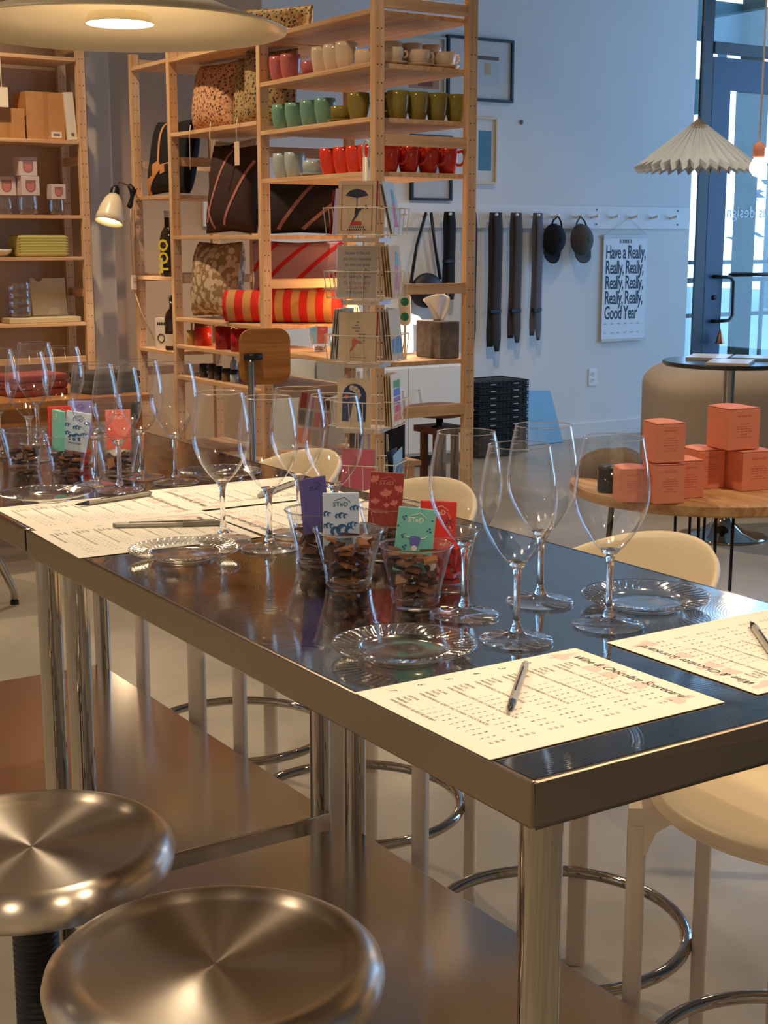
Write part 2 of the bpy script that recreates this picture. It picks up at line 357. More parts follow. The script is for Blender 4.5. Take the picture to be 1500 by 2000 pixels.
# ================================================================== wine glasses
def make_glass():
    t = thing('wine_glass', '', 'wine glass')
    bo = [(.0042, .083), (.009, .0865), (.017, .094), (.0265, .107), (.0345, .121), (.0402, .136), (.0425, .151), (.0420, .166), (.0398, .183), (.0365, .201), (.0333, .216)]
    # smooth the profile
    pr = []
    for i in range(len(bo)-1):
        a = bo[max(i-1, 0)]; b_ = bo[i]; c = bo[i+1]; d = bo[min(i+2, len(bo)-1)]
        for k in range(3):
            u = k/3; f = lambda p, q, r, s: .5*((2*q)+(-p+r)*u+(2*p-5*q+4*r-s)*u*u+(-p+3*q-3*r+s)*u**3)
            pr.append((f(a[0], b_[0], c[0], d[0]), f(a[1], b_[1], c[1], d[1])))
    pr.append(bo[-1])
    MB().lathe(pr, 48).build('bowl', m_bowl, t, True)
    rim = MB(); rim.tube([(.0333*cos(a), .0333*sin(a), .216) for a in [2*pi*k/48 for k in range(48)]], .0006, 6, True); rim.build('rim', m_stem, t, True)
    MB().lathe([(.0004, .0905), (.006, .0895), (.0115, .0888), (.0095, .0862), (.0062, .082), (.0048, .075), (.0040, .062), (.0037, .045), (.0038, .030), (.0050, .018), (.0085, .0105)], 24, cap=True).build('stem', m_stem, t, True)
    MB().lathe([(.0006, .0118), (.006, .0112), (.010, .0085), (.018, .0058), (.030, .0038), (.0395, .0028), (.041, .0019), (.0395, .0008), (.0006, .0006)], 48, cap=True).build('foot', m_foot, t, True)
    return t
G0 = make_glass()
S = .8
glist = [((.326, .564), 'n'), ((.306, .417), 'n'), ((.466, .562), 'n'), ((.464, .407), 'n'),
         ((.272, 1.235), 'm'), ((.305, 1.119), 'm'), ((.42, 1.215), 'm'), ((.418, 1.082), 'm'),
         ((.305, 1.926), 'f'), ((.314, 1.817), 'f'), ((.426, 1.953), 'f'), ((.460, 1.844), 'f'),
         ((.262, 2.47), 'e'), ((.300, 2.35), 'e'), ((.42, 2.63), 'e'), ((.43, 2.45), 'e')]
glab = {'n': ('empty wine glass of the four between chocolate cups and the bare table end', 'wine glasses at the bare table end'),
        'm': ('empty wine glass of the four between chocolate cups and the middle scorecards', 'wine glasses by the middle scorecards'),
        'f': ('empty wine glass of the four between the middle scorecards and the far chocolate cups', 'wine glasses before the far chocolate cups'),
        'e': ('empty wine glass of the four standing behind the far chocolate cups', 'wine glasses behind the far chocolate cups')}
for i, ((x, y), g) in enumerate(glist):
    o = G0 if i == 0 else copy_tree(G0)
    o.location = (x*S, y*S, H+.0006); o.rotation_euler.z = i*.7; o['label'], o['group'] = glab[g]
    if i < 12: o['label'] = ['wine glass standing beside the red packet', 'wine glass between a ridged plate and the corner scorecard', 'wine glass standing behind the others near the cream stool back', 'wine glass beside the plate in front of the cream stool',
        'wine glass whose foot stands on the middle scorecard', 'wine glass between a plate and the purple packet cup', 'wine glass on the scorecard behind the purple packet cup', 'wine glass directly behind the pale blue wave packet',
        'wine glass in front of the lavender packet, its foot by the far plate', 'wine glass nearest the bare pen tip, before the far cups', 'wine glass behind the coral packet, second from the shelving side', 'wine glass beside the coral packet on the shelving side'][i]

# ================================================================== clear plates
def make_plate():
    t = thing('plastic_plate', '', 'plate')
    MB().lathe([(.0002, .004), (.02, .0038), (.040, .0036), (.0455, .005), (.048, .0085)], 96).build('well', m_platep, t, True)
    def z(r, a): return .0016*sin(44*a + (r-.048)*260)*min(1, (r-.048)/.004)*min(1, max(0, (.0755-r)/.003))
    MB().lathe([(.048+.0279*i/16, .0085+.0045*(i/16)**1.3) for i in range(17)], 264, zfn=z).build('rim', m_platep, t, True)
    MB().tube([(.0765*cos(a), .0765*sin(a), .013) for a in [2*pi*k/64 for k in range(64)]], .0009, 6, True).build('edge_bead', m_stem, t, True)
    MB().tube([(.041*cos(a), .041*sin(a), .0016) for a in [2*pi*k/64 for k in range(64)]], .0014, 6, True).build('foot_ring', m_stem, t, True)
    return t
P0 = make_plate()
for i, (x, y, lb) in enumerate([(.142, .447, 'clear ridged plastic plate between chocolate cups and the pen-topped corner scorecard'), (.589, .463, 'clear ridged plastic plate in front of the cream stool back'),
        (.150, 1.142, 'clear ridged plastic plate overlapping the lower middle scorecard'), (.141, 1.802, 'clear ridged plastic plate beside the far chocolate cups'), (.578, 1.858, 'clear ridged plastic plate behind the far right scorecard')]):
    o = P0 if i == 0 else copy_tree(P0)
    o.location = (x*S, y*S, H+.0006); o['label'] = lb; o['group'] = 'clear plates on the steel tables'

# ================================================================== chocolate cups
CUPH = .072
def make_cup():
    t = thing('plastic_cup', '', 'cup')
    MB().lathe([(.0002, .003), (.024, .003), (.0285, .0012), (.0292, .004), (.0295, .010), (.0315, .022), (.0415, .062), (.0425, .066), (.0435, .0715)], 48).build('body', m_clear, t, True)
    MB().tube([(.0443*cos(a), .0443*sin(a), CUPH) for a in [2*pi*k/48 for k in range(48)]], .0014, 8, True).build('rolled_rim', m_stem, t, True)
    MB().tube([(.0300*cos(a), .0300*sin(a), .010) for a in [2*pi*k/48 for k in range(48)]], .0007, 6, True).build('base_bead', m_stem, t, True)
    return t
def choc_mesh(i):
    m = MB(); a, b_, c = (.0098, .0070, .0019)
    sh = random.uniform(-.004, .004)
    m.add([(-a, -b_, -c), (a, -b_+sh, -c), (a*.8, b_, -c), (-a, b_*.8, -c), (-a*.92, -b_*.9, c), (a*.92, -b_*.9+sh, c), (a*.72, b_*.9, c), (-a*.92, b_*.7, c)],
          [(0, 3, 2, 1), (4, 5, 6, 7), (0, 1, 5, 4), (1, 2, 6, 5), (2, 3, 7, 6), (3, 0, 4, 7)])
    o = m.build('chocolate_piece', m_choc[i % 4]); me = o.data; bpy.data.objects.remove(o); return me
CH = [choc_mesh(i) for i in range(8)]
def red_piece():
    o = MB().box(-.0095, -.0065, -.0026, .0095, .0065, .0026).build('r', C_((196, 48, 44), .4)); me = o.data; bpy.data.objects.remove(o); return me
CHR = red_piece()
K0 = make_cup(); cups = [
    ((.282, .815), 'clear plastic cup of chocolate holding the blue wave packet', 34, 0, .040), ((.307, .662), 'clear plastic cup of chocolate holding the teal packet', 34, 0, .036),
    ((.326, .985), 'clear plastic cup of dark chocolate holding the purple packet', 26, 1, .044), ((.452, .955), 'clear plastic cup of chocolate holding the maple leaf packet', 18, 0, .046),
    ((.400, .725), 'clear plastic cup of red pieces holding the red packet', 22, 2, .044),
    ((.250, 2.250), 'clear plastic cup of large chocolate shards beside the far glasses', 18, 1, .046), ((.309, 2.118), 'clear plastic cup of chocolate holding the small wave packet', 20, 0, .042),
    ((.406, 2.045), 'clear plastic cup of chocolate with the coral packet', 18, 0, .042), ((.375, 2.222), 'clear plastic cup of red pieces behind the small wave packet', 14, 2, .044)]
def cup_r(z): return (.0266 if z < .010 else .0280+(z-.010)*.18 if z < .022 else .0303+(z-.022)*.248)-.0006
def settle(me, cx, cy, z0, zfloor, others):
    """lowest free resting place for one piece inside a cup"""
    base = [v.co.copy() for v in me.vertices]; fs = [tuple(p.vertices) for p in me.polygons]; best = None
    for tr in range(26):
        flat = tr % 3 == 0
        e = Euler((random.uniform(-.35, .35) if flat else random.uniform(-1.4, 1.4), random.uniform(-.35, .35) if flat else random.uniform(-1.4, 1.4), random.uniform(0, 6.28)))
        vs_ = [v.copy() for v in base]
        for v in vs_: v.rotate(e)
        lo = min(v.z for v in vs_); a = random.uniform(0, 6.28); rr = .030*sqrt(random.random()); z = zfloor-lo
        while z < .085 and (best is None or z+.3*max(v.z for v in vs_) < best[0]):
            q = rr; ok = False
            for _ in range(5):
                if all(sqrt((v.x+q*cos(a))**2+(v.y+q*sin(a))**2) < cup_r(v.z+z) for v in vs_): ok = True; break
                q *= .72
            if ok:
                o_ = Vector((cx+q*cos(a), cy+q*sin(a), z0+z)); bv = BVHTree.FromPolygons([v+o_ for v in vs_], fs)
                if not any((c_-o_).length < r_ and bv.overlap(b_) for c_, r_, b_ in others): best = (z+.3*max(v.z for v in vs_), o_, e, bv); break
            z += .003
    return best
def drop(name, me, cx, cy, z0, others):
    b_ = None
    for _ in range(8):
        b_ = b_ or settle(me, cx, cy, z0, .0042, others)
    b_ = b_ or settle(me, cx, cy, z0, .035, [])
    c = bpy.data.objects.new(name, me); COL.objects.link(c); c.location = b_[1]; c.rotation_euler = b_[2]
    others.append((b_[1], .034, b_[3])); return c
CUPQ = []
for i, ((x, y), lb, n, kind, top) in enumerate(cups):
    o = K0 if i == 0 else copy_tree(K0)
    o.location = (x*S, y*S, H+.0006); o['label'] = lb; o['group'] = 'chocolate cups'
    CUPQ.append((x*S, y*S, lb, n, kind))

# ---- packets standing in the cups
PACKS = []
def packet(loc, rz, tilt, col, label, deco, ink, w_=.046, h_=.074, th=.007, lean=0):
    t = thing('chocolate_packet', label, 'packet', loc, rz); t.rotation_euler = (tilt, lean, rz)
    MB().box(-w_/2, 0, 0, w_/2, th, h_).build('sleeve', C_(col, .45), t, bevel=.0008)
    mt = Matrix.Translation(loc) @ Euler((tilt, lean, rz)).to_matrix().to_4x4(); ob_ = MB().box(-w_/2-.0006, -.0012, -.0004, w_/2+.0006, th+.0006, h_, mt)
    PACKS.append((Vector(loc), .13, BVHTree.FromPolygons([Vector(v) for v in ob_.v], ob_.f)))
    m = MB(); yy = -.0004; e = (1, 0, 0); u = (0, 0, 1)
    text_mb(m, 'STeD', .0085, (-.0105, yy, h_-.017), e, u, bold=.012)
    m.tube([(-.008, yy, h_-.0095), (.004, yy, h_-.0055), (.0125, yy, h_-.012)], .0004, 4)
    m.build('logo', C_(ink), t)
    d = MB()
    def wave(cx, cz, s):
        for k in range(3):
            x = cx+(k-1)*s*.72; r = s*(.62 if k == 1 else .48); cz2 = cz+r*.75
            out = [(x+r*cos(t_), cz2+r*sin(t_)) for t_ in [R(250-14*q) for q in range(18)]]; inn = [(x+r*.34+r*.62*cos(t_), cz2-r*.12+r*.62*sin(t_)) for t_ in [R(24+14*q) for q in range(16)]]
            pts = [(min(max(a, -w_/2+.0005), w_/2-.0005), c) for a, c in out+inn]
            d.prism(pts, yy, 0, 'xz')
    def leaf(cx, cz, s, rot=0):
        hf = [(0, 1), (.13, .70), (.30, .78), (.24, .42), (.50, .62), (.56, .48), (.88, .52), (.74, .30), (.84, .18), (.44, -.06), (.50, -.22), (.07, -.14), (.05, -.6)]
        pts = [(min(max(cx+s*(u*cos(rot)-v*sin(rot)), -w_/2+.0005), w_/2-.0005), cz+s*(u*sin(rot)+v*cos(rot))) for u, v in hf+[(-u, v) for u, v in hf[:0:-1]]]
        d.prism(pts, yy, 0, 'xz')
    if deco == 'wave':
        for cx, cz, s in ((.0005, .042, .007), (-.0195, .045, .006), (.018, .052, .006), (.001, .021, .0125), (-.0165, .030, .006), (.0145, .031, .006)): wave(cx, cz, s)
        d.build('wave_print', C_((50, 98, 150)), t)
        m2 = MB(); text_mb(m2, 'FRENCH BAY', .0042, (0, yy, .0135), e, u, align='CENTER', bold=.02); m2.build('flavour_text', C_((52, 70, 92)), t)
    elif deco == 'leaf':
        for cx, cz, s, r in ((.0, .043, .010, .2), (-.0165, .062, .009, .5), (.017, .050, .009, -.3), (-.0145, .032, .0075, .1), (.012, .031, .007, .4), (.001, .028, .005, 0)): leaf(cx, cz, s, r)
        d.build('leaf_print', C_((214, 126, 112)), t)
        m2 = MB(); text_mb(m2, 'ALMOND', .0052, (-.018, yy, .018), e, u); m2.build('flavour_text', C_((230, 190, 170)), t)
    elif deco == 'berry':
        for cx, cz in ((-.0165, .066), (-.0135, .0675), (-.015, .0635), (.017, .054), (.0145, .0515), (.018, .0505), (-.016, .044), (-.013, .0455), (-.0148, .0415), (-.013, .03), (-.0105, .032), (-.0115, .0275), (.019, .064), (-.0215, .055)):
            d.prism(arc(cx, cz, .0013, 0, 2*pi, 10)[:-1], yy, 0, 'xz')
        d.build('berry_print', C_((50, 96, 128)), t)
        hd = MB(); hd.prism([(-.0055, .034), (-.006, .040), (-.0085, .0415), (-.005, .0435), (0, .0445), (.006, .0435), (.009, .0415), (.0065, .040), (.006, .034), (.003, .030), (-.0025, .030)], yy, 0, 'xz'); hd.build('animal_print', C_((104, 104, 186)), t)
        hn = MB(); hn.tube([(-.006, yy, .042), (-.011, yy, .0425), (-.0135, yy, .046)], .0005, 4); hn.tube([(.007, yy, .042), (.012, yy, .0425), (.0145, yy, .046)], .0005, 4); hn.prism(arc(.0003, .0295, .0034, 0, 2*pi, 12)[:-1], yy-.0002, 0, 'xz'); hn.build('horn_print', C_((236, 236, 232)), t)
        m2 = MB(); text_mb(m2, "BABE'S BLUE", .0052, (-.0185, yy, .0185), e, u, bold=.02); m2.build('flavour_text', C_((240, 232, 200)), t)
    elif deco == 'flower':
        for k in range(7):
            a = 2*pi*k/7; d.prism([(.014+.002*cos(a+.5), .048+.002*sin(a+.5)), (.014+.009*cos(a), .048+.009*sin(a)), (.014+.002*cos(a-.5), .048+.002*sin(a-.5))], yy, 0, 'xz')
        d.build('flower_print', C_((96, 24, 26)), t)
        m2 = MB(); text_mb(m2, 'BERRY', .005, (.003, yy, .018), e, u, bold=.02); m2.build('flavour_text', C_((250, 220, 190)), t)
    return t
CA = R(-33.08)
packet((.281*S-.002, .815*S+.012, H+.043), CA+.10, R(-4), (196, 212, 238), 'pale blue packet printed with waves and FRENCH BAY', 'wave', (70, 96, 130))
packet((.326*S-.008, .985*S-.016, H+.045), CA+R(50), R(-6), (92, 84, 148), 'purple packet seen edge-on behind the pale blue wave packet', '', (70, 62, 120))
packet((.452*S-.012, .955*S-.005, H+.045), CA+.05, R(-5), (158, 58, 54), 'brick red packet printed with maple leaves', 'leaf', (216, 130, 116), lean=R(4))
packet((.307*S+.002, .662*S+.013, H+.036), CA+.02, R(-5), (120, 196, 190), 'teal packet printed with berries and a horned ox', 'berry', (240, 238, 220), lean=R(6), h_=.078)
packet((.400*S-.002, .725*S+.010, H+.034), CA+.15, R(-6), (222, 48, 40), 'bright red packet printed with a dark flower', 'flower', (250, 214, 170), lean=R(4))
packet((.309*S-.022, 2.118*S+.006, H+.045), CA+R(-60), R(-4), (120, 200, 190), 'small teal packet in the far chocolate cup', '', (230, 240, 230), th=.012)
packet((.309*S-.002, 2.118*S+.018, H+.05), CA+R(20), R(-6), (224, 60, 48), 'small red packet behind the far wave packet', '', (250, 210, 170))
packet((.309*S+.009, 2.118*S-.011, H+.042), CA+.1, R(-3), (206, 222, 242), 'small wave packet in the far chocolate cup', 'wave', (70, 96, 130), lean=R(10))
packet((.375*S+.008, 2.222*S+.004, H+.05), CA+.1, R(-5), (146, 140, 206), 'lavender packet behind the far wine glasses', '', (110, 100, 180))
packet((.406*S+.004, 2.045*S+.004, H+.045), CA+.2, R(-5), (232, 110, 96), 'coral packet standing behind the far wine glasses', '', (250, 200, 180))

# ---- pour the pieces round the packets
for cx, cy, lb, n, kind in CUPQ:
    oth = list(PACKS); who = lb.split(' cup of ')[1]
    for k in range(n):
        c = drop('chocolate_piece' if kind != 2 else 'red_chocolate_piece', CHR if kind == 2 else CH[random.randrange(8)], cx, cy, H+.0006, oth)
        tag(c, ('broken piece of chocolate' if kind != 2 else 'red wrapped chocolate piece')+' in the cup of '+who, 'chocolate', 'pieces in the cup of '+who)

# ================================================================== scorecards and pens
PW, PL = .2159, .2794
pm = MB()     # page local: reading direction +x, up +y, origin at page centre
secs = ['CARAMEL CHOCOLATE COOKIE', 'LINGONBERRY CHOCOLATE', 'LINGONBERRY CHOCOLATE', 'ALMOND BRITTLE', 'GREY SALT DARK CHOCOLATE', 'GREY SALT DARK CHOCOLATE', 'BABES BLUE BAR']
for i, sname in enumerate(secs):
    y = .098-i*.0335
    text_mb(pm, str(i+1), .011, (-.096, y-.006, 0), shear=.25)
    for k, rn in enumerate(('AROMA', 'TASTE', 'PAIRING')):
        text_mb(pm, rn, .0056, (-.072, y-k*.0068, 0), sx=.9)
        for q in range(10): text_mb(pm, str(q+1), .0054, (-.030+q*.0115, y-k*.0068, 0))
    text_mb(pm, 'WINE PAIRING: '+sname, .0056, (-.072, y-.0208, 0), sx=.92)
pt = MB(); text_mb(pt, 'Wine & Chocolate Scorecard', .0155, (-.085, .114, 0), shear=.35, sx=.86)
PBOT = []
for x in (-.095, -.045, -.020, .022, .075):
    pp = MB(); PBOT.append(pp); pp.add([(x, .128, 0), (x+.007, .128, 0), (x+.008, .114, 0), (x+.014, .108, 0), (x+.014, .098, 0), (x-.006, .098, 0), (x-.006, .108, 0), (x-.001, .114, 0)], [(0, 1, 2, 3, 4, 5, 6, 7)])
def page(name):
    t = thing('scorecard', '', 'scorecard')
    def f(u, v):
        x = (u-.5)*PW; y = (v-.5)*PL; return (x, y, .0004+.0012*max(0, abs(u-.5)*2-.85)/.15*0)
    MB().box(-PW/2, -PL/2, 0, PW/2, PL/2, .0005).build('sheet', m_paper, t)
    pm.build('printed_text', m_ink, t, loc=(0, 0, .0007)); pt.build('printed_title', m_inkd, t, loc=(0, 0, .0008))
    for q in PBOT: q.build('printed_bottle', m_pink, t, loc=(0, 0, .0006))
    return t
S0 = page('s')
pages = [((.1745, .209), -90, 'cream wine and chocolate scorecard at the bare table corner under a clear pen', 1.0),
         ((.578, .207), 90, 'cream scorecard turned the other way across from the corner scorecard', 2),
         ((.172, 1.358), -92, 'middle scorecard with the capped pen, partly under a plate', 0), ((.19, 1.628), -91, 'scorecard with an uncapped pen beside the far plate', 0),
         ((.54, 1.648), 89, 'scorecard behind the middle wine glasses, nearest the far plate', 0), ((.528, 1.362), 90, 'scorecard lying behind the chocolate cups, under a pen', 0)]
for i, ((x, y), a, lb, _) in enumerate(pages):
    o = S0 if i == 0 else copy_tree(S0)
    o.location = (x*S, y*S, H+.0006); o.rotation_euler.z = R(a); o['label'] = lb; o['group'] = 'scorecards on the steel tables'
m_barrel = M('pen_barrel', (168, 160, 148), .25); m_penclear = M('pen_smoke', (120, 116, 108), .15)
def pen(p0, p1, label, capped, col):
    a = Vector((p0[0]*S, p0[1]*S, 0)); b_ = Vector((p1[0]*S, p1[1]*S, 0)); d = b_-a; ln = .146
    t = thing('ballpoint_pen', label, 'pen', ((a.x+b_.x)/2, (a.y+b_.y)/2, H+.0058), atan2(d.y, d.x))
    MB().tube([(-ln/2, 0, 0), (ln/2-.025, 0, 0)], .0041, 6).build('barrel', m_barrel, t)
    MB().tube([(-ln/2-.004, 0, 0), (-ln/2+.003, 0, 0)], .0036, 12).build('end_plug', C_(col), t, True)
    MB().tube([(-ln/2+.02, .0, .0042), (ln/2-.05, 0, .0042)], .0009, 6).build('ink_tube', C_((40, 38, 38)), t)
    if capped:
        MB().tube([(ln/2-.045, 0, 0), (ln/2+.004, 0, 0), (ln/2+.012, 0, 0)], [.0054, .005, .0035], 14).build('cap', C_(col, .35), t, True)
        MB().box(ln/2-.055, -.0015, .004, ln/2+.004, .0015, .0056).build('pocket_clip', C_(col, .35), t)
    else:
        MB().tube([(ln/2-.025, 0, 0), (ln/2-.012, 0, 0), (ln/2, 0, 0)], [.004, .003, .0008], 12).build('tip', C_((40, 40, 40), .3), t, True)
    return t
pen((.252, .325), (.085, .155), 'clear ballpoint pen lying diagonally across the corner scorecard', False, (190, 184, 172))
pen((.53, .16), (.622, .282), 'clear ballpoint pen on the scorecard opposite the corner scorecard', False, (120, 120, 120))
pen((.145, 1.437), (.31, 1.355), 'capped grey ballpoint pen on the middle scorecard', True, (120, 116, 100))
pen((.350, 1.722), (.147, 1.678), 'grey ballpoint pen with bare tip on the scorecard by the far plate', False, (120, 120, 108))
pen((.691, 1.689), (.528, 1.571), 'silver ballpoint pen behind the middle wine glasses', True, (176, 174, 170))

# ================================================================== spun steel stools
def steel_stool(loc, label, rz):
    t = thing('steel_stool', label, 'stool', (loc[0], loc[1], 0), rz, 'spun steel stools'); zt = .6
    MB().lathe([(.0005, zt-.012), (.06, zt-.0105), (.135, zt-.009), (.143, zt-.006), (.150, zt-.001), (.160, zt), (.170, zt-.004), (.178, zt-.012), (.181, zt-.024), (.178, zt-.038), (.170, zt-.047), (.160, zt-.050), (.150, zt-.048), (.14, zt-.03), (.0005, zt-.028)], 96).build('seat', m_seat, t, True)
    c = MB(); pr = []
    for k in range(56): z = .09+k*.0085; pr += [(.026, z), (.0295, z+.0028), (.0295, z+.0052), (.026, z+.008)]
    c.lathe(pr, 28, cap=True).build('ribbed_column', m_blackrub, t, True)
    MB().lathe([(.0005, .02), (.03, .095), (.045, .05), (.17, .022), (.18, .012), (.18, 0), (.0005, 0)], 48).build('base', m_chrome, t, True)
    MB().tube([(.135*cos(a), .135*sin(a), .2) for a in [2*pi*k/40 for k in range(40)]], .010, 10, True).build('foot_ring', m_chrome, t, True)
    for k in range(3):
        a = 2*pi*k/3; MB().cyl((.028*cos(a), .028*sin(a), .2), (.135*cos(a), .135*sin(a), .2), .007, n=10).build('ring_spoke', m_chrome, t, True)
    return t
steel_stool((-.088, .416), 'spun steel stool seat with radial brushing, in front of the table shelf', .3)
steel_stool((-.150, .81), 'spun steel stool with exposed black ribbed column beside the table leg pair', .9)

# ================================================================== cream shell stools with chrome foot rings
def shell_stool():
    t = thing('counter_stool', '', 'stool')          # faces -X
    def sh(u, v):                                    # u round, v centre -> rim -> up
        a = 2*pi*u; k = min(1, v/.5); r = .212*k
        bk = max(0, cos(a))**.55 if cos(a) > 0 else 0  # back side = +X
        x = r*cos(a); y = r*sin(a); z = .598+.012*k*k
        if v > .5:
            q = (v-.5)/.5; hgt = .235*max(0, (cos(a)+.18)/1.18)**.5 if cos(a) > -.18 else 0
            z += hgt*sin(q*pi/2); x += .035*q*bk; r2 = .010*q; x += r2*cos(a); y += r2*sin(a)*1.0; z -= .012*q*(1-min(1, hgt*20))
        return (x, y, z)
    MB().grid(sh, 64, 20, True).build('shell', m_cream, t, True, solid=.012)
    for sx in (-1, 1):
        for sy in (-1, 1):
            x, y = sx*.17, sy*.17; a = atan2(y, x)
            mt = Matrix.Translation((x, y, 0)) @ Matrix.Rotation(a, 4, 'Z')
            lg = MB(); lg.prism(rrect(-.0125, -.019, .0125, .019, .008, 4), 0, .56, 'xy', mt)
            lo = lg.build('leg', m_white, t, 'auto')
            br = MB(); br.prism([(.0125, .50), (.0125, .585), (-.09, .588), (-.09, .572), (-.05, .568), (-.025, .552), (-.0125, .52)], -.018, .018, 'xz', mt); br.build('bracket', m_white, lo)
            MB().cyl((x*.93, y*.93, .555), (x*.80, y*.80, .576), .006, n=8).build('rubber_pad', m_blackrub, lo, True)
    MB().tube([(.219*cos(a), .219*sin(a), .192) for a in [2*pi*k/64 for k in range(64)]], .0105, 12, True).build('foot_ring', m_chrome, t, True)
    return t
T0 = shell_stool()
for i, (y, lb) in enumerate([(.341, 'cream shell counter stool at the bare end of the steel table'), (.876, 'cream shell counter stool behind the plate and wine glasses'), (1.523, 'cream shell counter stool behind the maple leaf packet'), (2.054, 'cream shell counter stool tucked by the far plate')]):
    o = T0 if i == 0 else copy_tree(T0)
    o.location = (.775, y, 0); o.rotation_euler.z = R([4, -5, 5, -3][i]); o['label'] = lb; o['group'] = 'cream counter stools along the table'

# ================================================================== pendant lamps
def pendant(loc, label):
    t = thing('pendant_lamp', label, 'lamp', loc)
    MB().lathe([(.283, 0), (.20, .028), (.12, .062), (.06, .11), (.034, .16), (.030, .20)], 96).build('shade', m_shade, t, True, solid=.003)
    MB().lathe([(.030, .196), (.030, .25), (.012, .27), (.0005, .272)], 24).build('neck_cap', m_shade, t, True)
    MB().tube([(0, 0, .26), (0, 0, ZC-loc[2])], .004, 8).build('cord', m_white, t, True)
    MB().lathe([(.052, .026), (.057, .014), (.057, .010)], 40).build('bulb_collar', m_porc, t, True)
    MB().lathe([(.0005, .008), (.03, .0085), (.0565, .0105)], 40).build('diffuser', emitter('diffuser_glow', (255, 240, 196), 9), t, True)
    l = bpy.data.lights.new('bulb_spill', 'POINT'); l.energy = .9; l.color = WARM; l.shadow_soft_size = .05
    o = bpy.data.objects.new('bulb_spill', l); COL.objects.link(o); o.parent = t; o.location = (0, 0, -.052)
    l = bpy.data.lights.new('bulb', 'SPOT'); l.energy = 10; l.color = LAMP; l.shadow_soft_size = .05; l.spot_size = R(165); l.spot_blend = .5
    o = bpy.data.objects.new('bulb_light', l); COL.objects.link(o); o.parent = t; o.location = (0, 0, -.003)
    return t
pendant((.305, 1.512, 1.691), 'wide cream conical pendant lamp lit above the far table')
pendant((.305, .10, 1.72), 'wide cream conical pendant lamp above the near table')
def downlight(x, y, e, label='unseen round ceiling downlight added for warm light'):
    t = thing('added_downlight', label, 'ceiling light', (x, y, ZC)); t['group'] = 'added ceiling downlights'
    MB().lathe([(.06, 0), (.06, -.12), (.052, -.12), (.05, -.02), (.0005, -.018)], 24).build('housing', m_blackmet, t, True)
    l = bpy.data.lights.new('spot', 'SPOT'); l.energy = e; l.color = WARM; l.shadow_soft_size = .05; l.spot_size = R(110); l.spot_blend = .6
    o = bpy.data.objects.new('spot_light', l); COL.objects.link(o); o.parent = t; o.location = (0, 0, -.125)
for x, y, e in ((1.1, 5.2, 190), (2.5, .3, 150), (.2, -1.8, 110), (3.4, 4.4, 190), (-1.9, 1.6, 200), (1.2, 2.9, 100), (4.6, 5.0, 40), (-1.9, -1.4, 130), (-1.6, 4.2, 200)): downlight(x, y, e)  # out-of-view lamps added to warm the walls and brighten steel reflections
# pleated pendant
pl = thing('pleated_pendant', 'blue-white pleated paper pendant lamp', 'lamp', (2.497, 2.327, 1.552))
m_pleat = M('pleated_paper', (190, 204, 220), .8)
pv = MB(); n = 34; V = []
for k in range(2*n):
    a = pi*k/n; ro = .188 if k % 2 == 0 else .160; zo = -.006 if k % 2 == 0 else .010
    rt = .026 if k % 2 == 0 else .018
    V.append([(rt*cos(a), rt*sin(a), .128), (ro*cos(a), ro*sin(a), zo+.012), ((ro-.010)*cos(a), (ro-.010)*sin(a), zo-.006)])
b0 = len(pv.v)
for k in range(2*n): pv.v += V[k]
for k in range(2*n):
    l = (k+1) % (2*n); pv.f += [(3*k, 3*l, 3*l+1, 3*k+1), (3*k+1, 3*l+1, 3*l+2, 3*k+2)]
pv.build('pleated_shade', m_pleat, pl)
MB().lathe([(.036, .118), (.022, .131), (.004, .146)], 20).build('cap', C_((120, 110, 100)), pl, True)
MB().tube([(0, 0, .14), (0, 0, ZC-1.552)], .003, 6).build('cord', m_blackmet, pl, True)
BULB = (2.326, 1.927, 1.537)
bp_ = thing('bulb_pendant', 'bare bulb pendant with pink socket, lit beside the pleated lamp', 'lamp', BULB)
MB().lathe([(.0005, -.028), (.013, -.024), (.0225, -.010), (.0235, .002), (.018, .014), (.011, .026)], 24).build('bulb', emitter('bulb_glow', (255, 222, 178), 7), bp_, True)
MB().lathe([(.012, .024), (.016, .028), (.016, .056), (.006, .064)], 20).build('socket', C_((226, 150, 130)), bp_, True)
MB().tube([(0, 0, .06), (0.01, 0, ZC-BULB[2])], .0025, 6).build('cord', C_((226, 214, 206)), bp_, True)
l = bpy.data.lights.new('bulb', 'POINT'); l.energy = 1.5; l.color = WARM; l.shadow_soft_size = .03
o = bpy.data.objects.new('bulb_light', l); COL.objects.link(o); o.parent = bp_; o.location = (0, 0, -.06)

# ================================================================== pine shelving run with mugs and cushions
XS, XK = 2.251, 2.725
PY = [3.742, 4.638, 5.54, 5.982]
run = thing('pine_shelving', 'tall open pine shelving filled with coloured mugs and cushions', 'shelving', (XS, PY[0], 0))
def post(par, x, y, zt, sx=.044, sy=.032, holes='x'):
    p_ = MB().box(x, y, 0, x+sx, y+sy, zt).build('post', m_pineZ, par, bevel=.002)
    h = MB(); z = .25
    while z < zt-.1:
        for d in (.013, .031):
            h.tube([(x+d, y-.0006, z), (x+d, y+.004, z)], .0028, 6)
        z += .064
    h = h.build('peg_holes', m_hole, p_); h['kind'] = 'stuff'
    return p_
for yy in PY:
    for xx in (XS, XK-.044): post(run, xx-XS, yy-PY[0], 2.245)
    for z0, z1 in ((2.183, 2.222), (1.689, 1.731), (1.133, 1.174), (.652, .696), (.12, .16)):
        MB().box(.044, yy-PY[0]+.004, z0, XK-XS-.044, yy-PY[0]+.028, z1).build('rung', m_pineX, run, bevel=.0015)
